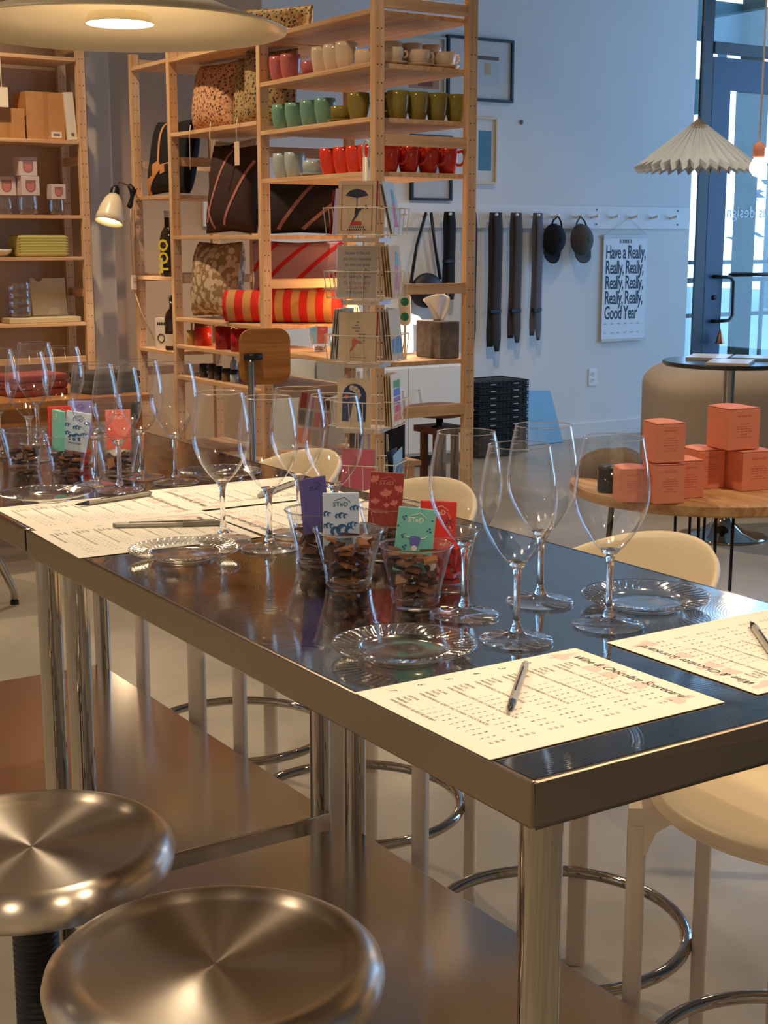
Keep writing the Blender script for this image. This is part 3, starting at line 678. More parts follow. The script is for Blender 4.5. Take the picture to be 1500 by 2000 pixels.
def shelf(par, y0, y1, z, x0=0, x1=None, th=.018):
    return MB().box(x0, y0, z-th, x1 if x1 is not None else XK-XS, y1, z).build('shelf', m_pineY, par, bevel=.0015)
BAY = [(PY[i]-PY[0]+.034, PY[i+1]-PY[0]-.002) for i in range(3)]
for z in (2.178, 1.99, 1.793, 1.595, .872): shelf(run, BAY[0][0], BAY[0][1], z)
for z in (2.178, 1.838, 1.361, .971, .84, .69, .25): shelf(run, BAY[1][0], BAY[1][1], z)
for z in (2.182, 1.554, 1.162, .80, .3): shelf(run, BAY[2][0], BAY[2][1], z)

# ---- mugs, cups and saucers
def mug_kind(col):
    t = thing('mug', '', 'mug'); mt = M('glaze_%d_%d_%d' % col, col, .12)
    MB().lathe([(.0005, .0), (.026, .0), (.0295, .003), (.036, .028), (.0405, .055), (.0412, .075), (.0400, .093), (.0375, .093), (.0385, .07), (.034, .03), (.026, .008), (.0005, .006)], 40).build('body', mt, t, True)
    hp = [(.039, 0, .074), (.055, 0, .078), (.065, 0, .064), (.063, 0, .042), (.052, 0, .030), (.037, 0, .030)]
    MB().tube(hp, [.0055]*6, 8).build('handle', mt, t, True)
    t.location = (0, 0, -50); return t
def cup_kind(col):
    t = thing('cup_and_saucer', '', 'cup'); mt = M('cupglaze_%d_%d_%d' % col, col, .12)
    MB().lathe([(.0005, .0), (.040, .002), (.056, .009), (.0595, .012), (.056, .0125), (.036, .007), (.0005, .006)], 40).build('saucer', mt, t, True)
    MB().lathe([(.0005, .008), (.028, .008), (.040, .020), (.0445, .040), (.043, .058), (.041, .058), (.042, .04), (.036, .022), (.0005, .014)], 40).build('cup', mt, t, True)
    MB().tube([(.043, 0, .048), (.056, 0, .050), (.062, 0, .040), (.056, 0, .030), (.042, 0, .030)], .0042, 8).build('handle', mt, t, True)
    t.location = (0, 0, -50); return t
cols = {'pink': (190, 106, 104), 'cream': (226, 204, 176), 'sage green': (112, 156, 136), 'olive': (132, 118, 50), 'grey-blue': (170, 184, 182), 'red': (214, 58, 34)}
used = {}
def put(kind, col, x, y, z, rz, where):
    key = (kind, col)
    if key not in used: used[key] = (mug_kind if kind == 'mug' else cup_kind)(cols[col]); o = used[key]
    else: o = copy_tree(used[key])
    o.location = (x, y, z+.0006); o.rotation_euler.z = rz; o.scale = (1.06, 1.06, 1.12) if kind == 'mug' else (1, 1, 1.1)
    nm = 'mug' if kind == 'mug' else 'cup on its saucer'
    o['label'] = 'glossy %s stoneware %s %s' % (col, nm, where); o['group'] = '%s %ss %s' % (col, nm, where)
XF = XS+.075; YE = PY[0]+.085; FR = 'along the front of the shelf'; EN = 'along the shelf end'
for y, k, c in ((4.60, 'mug', 'pink'), (4.505, 'mug', 'pink'), (4.365, 'cup', 'pink'), (4.25, 'mug', 'cream'), (4.158, 'mug', 'cream'), (4.064, 'mug', 'cream'), (3.952, 'cup', 'cream')): put(k, c, XF+(.02 if k == 'cup' else 0), y, 1.99, R(35), FR)
for y, k, c in ((4.585, 'mug', 'sage green'), (4.47, 'mug', 'sage green'), (4.345, 'mug', 'sage green'), (4.228, 'mug', 'sage green'), (4.10, 'cup', 'olive'), (3.975, 'mug', 'olive')): put(k, c, XF, y, 1.793, R(30), FR)
for y, k, c in ((4.58, 'mug', 'grey-blue'), (4.48, 'mug', 'grey-blue'), (4.325, 'cup', 'grey-blue'), (4.19, 'mug', 'red'), (4.085, 'mug', 'red'), (3.99, 'mug', 'red'), (3.90, 'mug', 'red')): put(k, c, XF, y, 1.595, R(20), FR)
for x in (2.372, 2.494, 2.616): put('cup', 'cream', x+.02, YE+.012, 1.99, R(-15), EN)
for x in (2.45, 2.545, 2.635): put('mug', 'cream', x+.02, YE+.135, 1.99, R(70), 'behind the cups at the shelf end')
for x in (2.345, 2.405, 2.495, 2.585, 2.676): put('mug', 'olive', x+.006 if x > 2.36 else 2.408, YE+(0.100 if x < 2.36 else 0), 1.793, R(120 if x > 2.36 else 100), EN)
for x in (2.365, 2.457, 2.549, 2.641): put('mug', 'red', x+.006, YE+.004, 1.595, R(-42), EN)

# ---- cushions
def cushion(c, w_, h_, t_, rz, mat, name, label, tilt=0, roll=0, deco=None, cat='cushion'):
    t = thing(name, label, cat, (c[0], c[1], c[2]+.004+t_/2*sin(tilt)*.45), rz); t.rotation_euler = (-tilt, roll, rz)
    for s in (-1,):
        def f(u, v):
            a = 2*u-1; b = 2*v-1; e = max(0, (1-abs(a)**2.6)*(1-abs(b)**2.6))**.42
            return (a*w_/2*(1-.07*(1-abs(b))**1*abs(a)), e*t_/2, h_/2+b*h_/2*(1-.07*(1-abs(a))*abs(b)))
        m = MB(); m.grid(f, 26, 26); m.grid(lambda u, v: (f(u, v)[0], -f(u, v)[1], f(u, v)[2]), 26, 26)
        m.build('cover', mat, t, True)
    pip = MB(); ed = [(0, k/24) for k in range(24)]+[(k/24, 1) for k in range(24)]+[(1, 1-k/24) for k in range(24)]+[(1-k/24, 0) for k in range(24)]
    pip.tube([f(*e) for e in ed], .004, 5, True); pip.build('seam', mat, t, True)
    if deco:
        for poly, col, nm in deco:
            d = MB(); n = 10
            for (p0, p1, p2, p3) in poly:
                def g(u, v):
                    q = [(p0[k]*(1-u)+p1[k]*u)*(1-v)+(p3[k]*(1-u)+p2[k]*u)*v for k in (0, 1)]; x, y, z = f(*q); return (x, -y-.0025, z)
                d.grid(g, n, n)
            d.build(nm, C_(col, .9), t, True)
    return t
fl1 = pattern('floral_rust', 'floral', [(204, 158, 116), (70, 48, 36), (176, 112, 88)], 62, width=.36)
fl2 = pattern('floral_olive', 'floral', [(168, 148, 102), (48, 50, 38), (156, 106, 70)], 66, width=.38)
fl3 = pattern('floral_sand', 'floral', [(150, 120, 84), (206, 186, 156), (196, 176, 146)], 26, width=.42)
FX = R(-90)
cushion((2.40, 5.36, 1.839), .36, .308, .16, FX+R(6), fl1, 'floral_cushion', 'rust floral tied cushion on the upper cushion shelf', R(8))
cushion((2.46, 5.03, 1.839), .30, .308, .16, FX+R(20), fl2, 'floral_cushion', 'olive floral cushion on the upper cushion shelf', R(6))
cushion((2.40, 4.83, 1.839), .26, .31, .14, FX+R(30), fl2, 'floral_cushion', 'olive floral cushion leaning on the shelf post above the mugs', R(5))
cushion((2.46, 4.84, 2.179), .34, .15, .14, R(-60), fl2, 'floral_bolster', 'dark floral cushion lying on top of the cushion shelving')
for y, ln in ((5.30, .17), (5.09, .13), (4.83, .07)):
    o = thing('hang_tag_string', 'thin cord with tag hanging from a floral cushion', 'tag', (2.243, y, 1.83)); o['group'] = 'tag cords'
    MB().tube([(0, 0, .03), (-.006, 0, -.02), (-.004, .004, -ln)], .0022, 5).build('cord', C_((226, 206, 180)), o, True)
    if ln < .1: MB().box(-.006, -.022, -ln-.10, -.004, .022, -ln).build('paper_tag', C_((222, 192, 164)), o)
cushion((2.475, 5.375, 1.362), .30, .44, .15, FX+R(12), C_((214, 204, 184), .95), 'patchwork_cushion', 'cream patchwork cushion with dark and peach diamonds', R(6), deco=[
    ([((.30, .95), (.62, .98), (.66, .74), (.34, .70))], (16, 24, 38), 'navy_patch'), ([((.35, .42), (.60, .56), (.80, .40), (.52, .22))], (214, 150, 116), 'peach_patch'),
    ([((.05, .60), (.2, .7), (.24, .44), (.06, .40))], (120, 104, 40), 'ochre_patch'), ([((.25, .16), (.5, .22), (.55, .03), (.2, .03))], (72, 66, 54), 'olive_patch')])
dk = M('dark_velvet', (30, 18, 18), .8)
def stripe(a, b, wd): 
    dx, dy = b[0]-a[0], b[1]-a[1]; l_ = sqrt(dx*dx+dy*dy); nx, ny = -dy/l_*wd/2, dx/l_*wd/2
    return ((a[0]+nx, a[1]+ny), (b[0]+nx, b[1]+ny), (b[0]-nx, b[1]-ny), (a[0]-nx, a[1]-ny))
cushion((2.355, 5.125, 1.362), .29, .40, .15, FX+R(25), M('brown_velvet', (52, 26, 22), .8), 'velvet_cushion', 'dark brown velvet cushion with pink piping beside the patchwork one', R(10), deco=[([stripe((.1, .1), (.5, .95), .04), stripe((.45, .05), (.95, .8), .04), stripe((.25, .02), (.05, .4), .04)], (176, 116, 104), 'pink_piping')])
cushion((2.545, 4.815, 1.362), .38, .23, .15, R(-44), dk, 'velvet_cushion', 'black velvet cushion with pink lines behind the shelf post', R(5), deco=[([stripe((.25, .05), (.7, .98), .05), stripe((.55, .04), (.98, .6), .05)], (150, 104, 96), 'pink_lines')])
cushion((2.36, 5.33, .972), .34, .352, .17, FX+R(10), fl3, 'floral_cushion', 'sand and white floral tied cushion on the lower cushion shelf', R(7))
cushion((2.60, 4.955, .972), .44, .36, .13, R(-44), M('lilac_linen', (188, 150, 164), .9), 'striped_cushion', 'lilac cushion with red diagonal stripes', R(6), deco=[([stripe((.08, .35), (.62, .98), .05), stripe((.1, .0), (.98, .98), .05), stripe((.45, .0), (.99, .62), .05), stripe((.0, .6), (.3, .99), .05)], (206, 32, 34), 'red_stripe')])
bo = thing('bolster', 'round bolster cushion with red and tan stripes', 'cushion', (2.25, 5.03, 1.0455), R(-41))
for k in range(15):
    x0 = k*.037; MB().lathe([(.0005 if k in (0,) else .073, 0), (.073 if k not in (0, 14) else .070, .0185), (.073 if k < 14 else .0005, .037)], 28).build('stripe_band', C_((206, 40, 30) if k % 2 == 0 else (196, 146, 88), .9), bo, True, loc=(x0, 0, 0), rot=(0, R(90), 0))
cushion((2.345, 5.775, 1.555), .39, .36, .14, FX+R(6), M('black_linen', (16, 17, 20), .9), 'abstract_cushion', 'black cushion with ochre abstract shapes', R(10), deco=[([((.05, .30), (.45, .42), (.45, .30), (.05, .05)), ((.50, .36), (.95, .42), (.98, .36), (.50, .22)), stripe((.36, .98), (.45, .35), .05), stripe((.02, .0), (.5, .35), .10)], (206, 142, 86), 'ochre_shape'),
    ([((.12, .34), (.27, .38), (.30, .22), (.12, .18)), ((.6, .36), (.75, .38), (.78, .26), (.62, .24))], (10, 10, 12), 'dot')])
# ---- bottles and jars in the narrow bay and the glowing shelf
def bottle(loc, h_, r, col, label, band=None, txt=None, cap=(30, 26, 24), grp=None):
    t = thing('bottle', label, 'bottle', loc, R(-56))
    MB().lathe([(.0005, 0), (r*.95, .0), (r, .006), (r, h_*.58), (r*.8, h_*.68), (r*.36, h_*.76), (r*.34, h_*.93), (.0005, h_*.93)], 28).build('body', M('bottle_glass_%s' % label[:9], col, .08), t, True)
    MB().lathe([(r*.38, h_*.9), (r*.38, h_), (.0005, h_)], 20).build('cap', C_(cap, .4), t, True)
    if band: MB().lathe([(r+.0006, h_*band[0]), (r+.0006, h_*band[1])], 28).build('label_band', C_(band[2]), t, True)
    if txt:
        m = MB(); text_mb(m, txt, .075, (.012, -r-.002, h_*.06), (0, 0, 1), (-1, 0, 0), bold=.03); m.build('label_lettering', C_((226, 206, 60)), t)
    return t
bottle((2.34, 5.80, 1.1626), .32, .037, (58, 44, 24), 'tall dark bottle with clear neck and white label', (.05, .28, (222, 212, 192)), cap=(206, 200, 190))
bottle((2.305, 5.70, 1.1626), .24, .036, (26, 28, 24), 'short black bottle with yellow vertical lettering', None, 'YOO')
bottle((2.31, 5.70, .8006), .27, .040, (44, 24, 16), 'dark rum bottle with orange and white label', (.08, .30, (210, 196, 176)))
bt = thing('small_carton', 'small white printed carton beside the rum bottle', 'carton', (2.30, 5.79, .8006), R(-60))
MB().box(-.036, -.02, 0, .036, .02, .155).build('box', C_((214, 200, 184)), bt); m = MB(); m.tube([(.02*cos(a), -.0205, .055+.02*sin(a)) for a in [2*pi*k/16 for k in range(16)]], .003, 4, True); dashes(m, 0, -.0204, .12, .05, .014, 4); m.build('print', m_inkd, bt)
def jar(loc, r, h_, col, label, lid=None, emis=0, name='glass_jar'):
    t = thing(name, label, 'jar', loc)
    MB().lathe([(.0005, 0), (r, 0), (r, h_), (r-.003, h_), (r-.003, .006), (.0005, .006)], 24).build('body', M('jar_%s' % label[:8], col, .12), t, True)
    if lid: MB().lathe([(r*.95, h_), (r*.95, h_+.02), (.0005, h_+.02)], 20).build('lid', C_(lid, .5), t, True)
    return t
jar((2.33, 5.40, .8406), .042, .088, (176, 36, 20), 'tall red glass jar on the glowing shelf', (90, 40, 30))
jar((2.31, 5.13, .8406), .045, .105, (160, 22, 26), 'red glass jar with yellow band beside the tall red jar')
jar((2.31, 4.97, .8406), .046, .105, (170, 16, 34), 'crimson glass jar nearest the school chair')
jar((2.30, 5.46, .8406), .025, .07, (190, 150, 80), 'small amber jar beside the shelf post')
db = thing('diffuser_sticks', 'reed sticks standing in the small amber jar', 'diffuser', (2.30, 5.46, .848))
for k in range(3): MB().tube([(0, 0, 0), (.01*(k-1), .012*(k-1), .098)], .0018, 5).build('reed', C_((206, 170, 120)), db)
for k, (y, c, h_, r) in enumerate(((5.36, (60, 58, 54), .045, .022), (5.27, (90, 70, 50), .05, .02), (5.20, (40, 40, 44), .045, .02), (5.12, (120, 90, 60), .04, .022), (5.04, (190, 200, 210), .04, .02), (4.78, (226, 226, 220), .035, .022))):
    jar((2.31, y, .6906), r, h_, c, ['small charcoal tin on the lower bottle shelf', 'small amber tin on the lower bottle shelf', 'small black jar between amber jars, lower shelf', 'small tan jar on the lower bottle shelf', 'small pale jar on the lower bottle shelf', 'small white pot at the end of the lower bottle shelf'][k], (30, 30, 32), name='small_jar')
for k, y in enumerate((5.22, 5.14, 5.08)): bottle((2.40, y, .6906), .12, .018, (206, 206, 208), ['slim clear bottle with white stripe behind the tins', 'slim clear bottle in the middle of three', 'slim clear bottle nearest the chair back'][k], (.1, .5, (230, 230, 228)), cap=(230, 230, 230))
# orange glow lamp on the shelf
ol = thing('amber_lamp', 'small amber glass lamp glowing behind the bolster', 'lamp', (2.62, 4.50, .8726))
MB().lathe([(.0005, .12), (.02, .125), (.033, .15), (.026, .18), (.012, .20), (.0005, .202)], 20).build('bulb', emitter('amber_glow', (255, 190, 90), 6), ol, True)
MB().lathe([(.03, 0), (.03, .012), (.012, .02), (.012, .125)], 20).build('base', C_((150, 96, 50)), ol, True)
l = bpy.data.lights.new('amber', 'POINT'); l.energy = 2.2; l.color = (1, .5, .18); l.shadow_soft_size = .03
o = bpy.data.objects.new('amber_light', l); COL.objects.link(o); o.parent = ol; o.location = (.0, .0, .24)
gl2 = thing('shelf_lamp', 'tiny warm lamp glowing between the red jars', 'lamp', (2.45, 5.28, .8406))
MB().lathe([(.02, 0), (.02, .03), (.03, .05), (.02, .085), (.0005, .09)], 16).build('bulb', emitter('glow2', (255, 180, 100), 5), gl2, True)
l = bpy.data.lights.new('amber', 'POINT'); l.energy = 1.6; l.color = (1, .5, .2); l.shadow_soft_size = .03
o = bpy.data.objects.new('amber_light', l); COL.objects.link(o); o.parent = gl2; o.location = (0, 0, .11)

# ---- things on the low shelf under the mugs
tb = thing('tissue_box', 'grey felt tissue box with tissue pulled up', 'tissue box', (2.645, 3.885, .8726))
MB().box(-.048, -.085, 0, .048, .085, .148).build('felt_box', m_felt, tb, bevel=.004)
def ts(u, v): return ((u-.5)*.13*(.45+.55*v)+.012*sin(6*u+3*v), .05*(sin(9*u)*.25)+.02*(v-.5), .147+.115*v*(1-.5*abs(u-.6)))
MB().grid(ts, 16, 10).build('tissue', C_((236, 228, 220), .9), tb, True, solid=.001)
tl = thing('table_lamp', 'white mushroom table lamp glowing on the low shelf', 'lamp', (2.63, 4.12, .8726))
MB().lathe([(.045, .004), (.048, .02), (.046, .115), (.03, .135)], 28).build('glowing_body', emitter('lamp_body_glow', (255, 236, 196), 2.4), tl, True)
MB().lathe([(.095, .125), (.07, .155), (.03, .168), (.0005, .17)], 32).build('shade', emitter('lamp_shade_glow', (255, 240, 214), 1.6), tl, True)
MB().cyl((-.035, -.04, .02), (-.035, -.04, .05), .008).build('brass_knob', M('brass', (200, 150, 70), .3, 1), tl, True)
MB().lathe([(.05, 0), (.05, .006), (.0005, .006)], 24).build('base', C_((220, 210, 196)), tl, True)
l = bpy.data.lights.new('lamp', 'POINT'); l.energy = 1.6; l.color = WARM; l.shadow_soft_size = .05
o = bpy.data.objects.new('lamp_light', l); COL.objects.link(o); o.parent = tl; o.location = (0, -.1, .2)
sg = thing('sunglasses', 'white sunglasses with green lenses on a display stand', 'sunglasses', (2.515, 3.93, .8726), R(-40))
MB().cyl((0, 0, 0), (0, 0, .26), .005).build('stand', C_((220, 214, 206)), sg, True)
MB().prism(rrect(-.024, .13, .024, .26, .02, 6), -.008, -.004, 'xz').build('frame', C_((236, 226, 212), .3), sg)
for z in (.165, .225): MB().lathe([(.017, 0), (.012, .003), (.0005, .004)], 20).build('lens', M('green_lens', (30, 130, 100), .05), sg, True, loc=(0, -.008, z), rot=(R(90), 0, 0))
for x, y, lb in ((2.40, 4.41, 'clear chocolate sample cup with blue card on the low shelf'), (2.42, 4.28, 'clear chocolate sample cup next to the card rack')):
    o = copy_tree(K0); o.location = (x, y, .8728); o['label'] = lb; o['group'] = 'sample cups on the low shelf'
packet((2.392, 4.428, .905), R(-60), R(-8), (140, 190, 220), 'light blue packet in the sample cup on the low shelf', '', (90, 130, 170), lean=R(-14))
packet((2.408, 4.402, .905), R(-40), R(-4), (196, 90, 96), 'rose packet in the sample cup on the low shelf', '', (240, 180, 170))

for x, y, lb in ((2.40, 4.41, 'clear chocolate sample cup with the blue card'), (2.42, 4.28, 'clear chocolate sample cup by the card rack')):
    oth = list(PACKS)
    for k in range(8): tag(drop('chocolate_piece', CH[k], x, y, .8728, oth), 'chocolate piece in the '+lb, 'chocolate', 'pieces in the '+lb)

# ---- school chair in front of the shelving
sc = thing('school_chair', 'oak school chair with tubular steel frame', 'chair', (1.805, 3.80, 0), R(-10))
def bkf(u, v): return ((u-.5)*.19, -.03*(2*u-1)**2+.018, .80+.225*v)
sh = MB(); sh.prism(rrect(-.098, .815, .098, 1.02, .045, 6), -.006, .006, 'xz'); sh.build('backrest', m_oak, sc, bevel=.002)
st = MB(); st.prism(rrect(-.19, -.38, .19, 0, .06, 6), .44, .455, 'xy'); st.build('seat', m_oak, sc)
for s in (-1, 1):
    MB().tube([(s*.16, -.36, .0015), (s*.16, -.34, .43), (s*.16, -.05, .43), (s*.16, .06, .003)], .011, 10).build('leg', M('steel_tube', (150, 146, 140), .35, 1), sc, True)
MB().tube([(-.05, -.06, .43), (-.06, -.02, .52), (-.065, -.03, .90), (-.065, -.01, .915)], .012, 10).build('back_tube', MATS['steel_tube'], sc, True)
MB().cyl((-.085, -.022, .92), (-.02, -.022, .92), .013).build('mount_bar', m_blackmet, sc, True)

# ---- brown round stool, white cabinet, crates, folding panel behind the shelving
rs = thing('round_stool', 'brown round padded stool with wooden legs and black knob', 'stool', (3.25, 4.72, 0))
MB().lathe([(.0005, .50), (.10, .505), (.15, .515), (.168, .535), (.16, .553), (.10, .562), (.0005, .564)], 40).build('seat', M('brown_leather', (110, 74, 60), .45), rs, True)
MB().cyl((0, 0, .28), (0, 0, .5), .018).build('spindle', m_blackmet, rs, True)
MB().lathe([(.006, 0), (.006, .05), (.022, .052), (.022, .07), (.0005, .072)], 16).build('knob', m_blackrub, rs, True, loc=(-.02, -.02, .45), rot=(R(90), 0, R(-50)))
for k in range(4):
    a = pi/4+k*pi/2; MB().prism(rrect(-.016, -.016, .016, .016, .004, 2), 0, .45, 'xy', Matrix.Translation((.075*cos(a), .075*sin(a), 0))).build('leg', M('walnut', (96, 56, 34), .5), rs)
MB().box(-.09, -.09, .43, .09, .09, .46).build('seat_block', MATS['walnut'], rs)
cb = thing('white_cabinet', 'white metal sideboard cabinet against the wall', 'cabinet', (3.62, 6.08, 0))
MB().box(0, 0, .07, .83, .44, .66).build('body', C_((222, 226, 226), .5), cb, bevel=.003)
for x0, x1, hx in ((.02, .355, .31), (.36, .81, .43)):
    d = MB().box(x0, -.016, .09, x1, 0, .60).build('door', C_((226, 230, 230), .5), cb, bevel=.002)
    MB().tube([(hx, -.016, .47), (hx, -.045, .47), (hx, -.045, .36), (hx, -.016, .36)], .006, 8).build('handle', C_((214, 218, 218), .4), d, True)
for x in (.04, .79):
    for y in (.04, .40): MB().cyl((x, y, 0), (x, y, .07), .014, n=10).build('foot', C_((200, 204, 204)), cb, True)
for k in range(11):
    z = .02+k*.0425
    cr = thing('wire_crate', 'black folded wire crate in the stack against the peg wall', 'crate', (4.75, 6.28, z), 0, 'stack of black wire crates')
    f_ = MB()
    for zz in (.0, .03): f_.tube([(-.19, -.14, zz), (.19, -.14, zz), (.19, .14, zz), (-.19, .14, zz)], .0045, 5, True)
    f_.build('rim_wires', m_blackmet, cr)
    g = MB()
    for q in range(13): x = -.19+q*.38/12; g.tube([(x, -.14, .03), (x, -.14, .002), (x, .14, .002), (x, .14, .03)], .003, 4)
    g = g.build('mesh_wires', m_blackmet, cr); g['kind'] = 'stuff'
    MB().box(-.185, -.135, .004, .185, .135, .026).build('liner', C_((12, 14, 20), .6), cr)
    for q in (-.09, .09): MB().box(q-.02, -.147, .012, q+.02, -.141, .018).build('clip', C_((150, 160, 166), .4), cr)
bpn = tag(MB().prism([(-.13, 0), (.20, 0), (.12, .35), (-.06, .36), (-.13, .33)], -.02, 0, 'xz').build('document_folder', M('blue_plastic', (120, 176, 214), .35), loc=(5.29, 6.46, .001), rot=(R(-8), 0, 0)), 'pale blue plastic folder leaning on the wall beside the crates', 'folder')

# ---- peg rail, pegs and what hangs on it
pr_ = thing('peg_rail', 'long white wooden peg rail on the wall', 'peg rail', (2.9, YB, 1.414))
MB().box(0, -.022, 0, XE-2.92, 0, .149).build('board', M('rail_paint', (232, 232, 232), .6), pr_, bevel=.003)
pegs = [3.04, 3.2, 3.37, 3.54, 3.72, 3.89, 4.06, 4.23, 4.394, 4.561, 4.728, 4.922, 5.088, 5.265, 5.429, 5.627, 5.77, 5.948, 6.125, 6.311, 6.49]
for x in pegs:
    MB().tube([(x-2.9, -.02, .072), (x-2.9, -.085, .086)], [.008, .0095], 10).build('peg', C_((240, 236, 226)), pr_, True)
for x in (5.81, 6.56):
    for z in (.03, .125): MB().cyl((x-2.9, -.026, z), (x-2.9, -.02, z), .006, n=8).build('screw', C_((90, 96, 104)), pr_)
def strap(x, zb, wd, col, label, split):
    t = thing('hanging_strap', label, 'strap', (x, YB-.07, 1.50), 0)
    for s, ln in ((-1, 0), (1, .03)):
        def f(u, v): 
            yy = s*.012*min(1, v*8); xx = (u-.5)*wd*(1-.5*max(0, v-.9)*10*(1 if s > 0 else .6))+s*.010*v+.006*sin(5*v+s)
            return (xx+s*wd*.12, -yy, .012-(1.51-zb+ln)*v+(.0))
        MB().grid(f, 3, 24).build('band', M('strap_%s_%d' % (label[:12], s), col, .85), t, True, solid=.004)
    MB().box(-wd*.6, -.022, -.62 if zb < 1 else -.3, wd*.6, .022, -.60 if zb < 1 else -.28).build('buckle', m_blackmet, t)
    return t
strap(4.561, 1.0, .055, (14, 15, 17), 'plain black strap hanging beside the crossbody bag', 0)
strap(4.728, .73, .055, (18, 20, 24), 'black strap hanging behind the shelving post', 0)
strap(4.922, .66, .068, (48, 46, 46), 'broad dark grey strap with pointed end', 0)
strap(5.088, .71, .062, (72, 68, 64), 'grey canvas strap with black buckle', 0)
strap(5.265, .72, .052, (96, 96, 102), 'light grey strap hanging next to the black cap', 0)
bg = thing('crossbody_bag', 'small black crossbody bag hanging by its strap', 'bag', (4.394, YB-.07, 1.50))
MB().tube([(-.12, 0, -.42), (-.08, 0, -.2), (-.01, 0, .005), (.02, -.01, .005), (.06, 0, -.2), (.10, 0, -.40)], .011, 6).build('shoulder_strap', m_blackrub, bg, True)
def bag(u, v):
    a = 2*pi*u; b = pi*(v-.5); return (.13*cos(a)*cos(b)*.95, .045*sin(a)*cos(b), -.48+.12*sin(b)*(1 if b > 0 else .8))
MB().grid(bag, 24, 14, True).build('pouch', M('bag_nylon', (20, 21, 24), .5), bg, True)
def cap(x, col, label, rz):
    t = thing('baseball_cap', label, 'cap', (x, YB-.075, 1.47), 0)
    t.rotation_euler = (0, rz, 0)
    mt = M('cap_%s' % label[:10], col, .9)
    def cr(u, v):
        a = 2*pi*u; b = v*pi/2; return (.088*cos(a)*sin(b), -.085*cos(b)-.0+.02, -.13+.105*sin(a)*sin(b))
    MB().grid(cr, 28, 10, True).build('crown', mt, t, True)
    def vz(u, v): a = pi+pi*u; return (.075*cos(a)*(1-.12*v), -.005-.03*sin(pi*u)*v*.6+.012, -.16+.055*sin(a)*1-.07*v)
    MB().grid(vz, 16, 8).build('brim', mt, t, True, solid=.005)
    MB().tube([(-.05, .0, -.06), (-.035, 0, -.01), (0, 0, .022), (.03, 0, -.01), (.05, 0, -.06)], .006, 6).build('back_strap', mt, t, True)
    for k in range(3):
        a = pi*k/3; MB().tube([cr((a+(0 if s > 0 else pi))/(2*pi) % 1, abs(s)) for s in (-.98, -.7, -.4, -.1, .1, .4, .7, .98)], .002, 4).build('seam', mt, t)
    MB().lathe([(.008, 0), (.0005, .005)], 10).build('button', mt, t, True, loc=(0, -.066, -.13), rot=(R(90), 0, 0))
cap(5.429, (12, 15, 22), 'black baseball cap hanging on a peg', R(10))
cap(5.627, (84, 82, 80), 'grey baseball cap hanging on a peg', R(-8))
ca = thing('wall_calendar', 'white year calendar poster reading Have a Really Really Good Year', 'calendar', (6.085, YB-.012, 0))
CW, CZ0, CZ1 = .40, .665, 1.368
MB().box(-CW/2, -.006, CZ0, CW/2, -.004, CZ1).build('sheet', M('poster_paper', (232, 238, 244), .7), ca)
MB().box(-CW/2-.006, -.014, CZ1-.012, CW/2+.004, .004, CZ1+.006).build('top_batten', C_((206, 210, 214)), ca); MB().box(-CW/2, -.014, CZ0-.012, CW/2, .004, CZ0+.006).build('bottom_batten', C_((206, 204, 198)), ca)
MB().tube([(-CW/2, -.004, CZ1), (.0, -.03, 1.49), (CW/2, -.004, CZ1)], .001, 4).build('hanging_cord', C_((150, 154, 160)), ca)
tx = MB()
for i, s in enumerate(('Have a Really,', 'Really, Really,', 'Really, Really,', 'Really, Really,', 'Good Year')):
    text_mb(tx, s, .128, (-.180, -.0068, 1.216-.1025*i), (1, 0, 0), (0, 0, 1), sx=.575, bold=.012, sp=.90)
tx.build('headline', M('poster_ink', (34, 60, 84), .7), ca)
tx = MB(); dashes(tx, 0, -.0066, 1.318, .11, .026, 8); tx.build('masthead', m_inkd, ca)
tx = MB()
for r_ in range(2):
    for q, s in enumerate((('JAN', 'FEB', 'MAR', 'APR', 'MAY', 'JUN'), ('JUL', 'AUG', 'SEP', 'OCT', 'NOV', 'DEC'))[r_]):
        text_mb(tx, s, .014, (-.178+q*.06, -.0068, 0.768-r_*.062), (1, 0, 0), (0, 0, 1))
tx.build('month_names', C_((120, 140, 164)), ca)
oul = thing('wall_outlet', 'white electrical wall outlet below the calendar', 'outlet', (5.83, YB, .355))
MB().box(-.036, -.007, 0, .036, 0, .118).build('plate', C_((236, 236, 232), .4), oul, bevel=.002)
for z in (.037, .081):
    so = MB().prism(rrect(-.017, z-.014, .017, z+.014, .008, 4), -.009, -.006, 'xz').build('socket', C_((222, 222, 218), .4), oul)
    for x in (-.006, .006): MB().box(x-.001, -.0098, z-.002, x+.001, -.0088, z+.008).build('slot', C_((60, 60, 60)), so)
hk = tag(MB().prism(rrect(-.008, -.014, .008, .014, .007, 4), -.012, 0, 'xz').build('wall_screw_hook', C_((110, 112, 116)), loc=(5.17, YB, 2.08)), 'tiny grey screw left in the bare wall', 'hook')
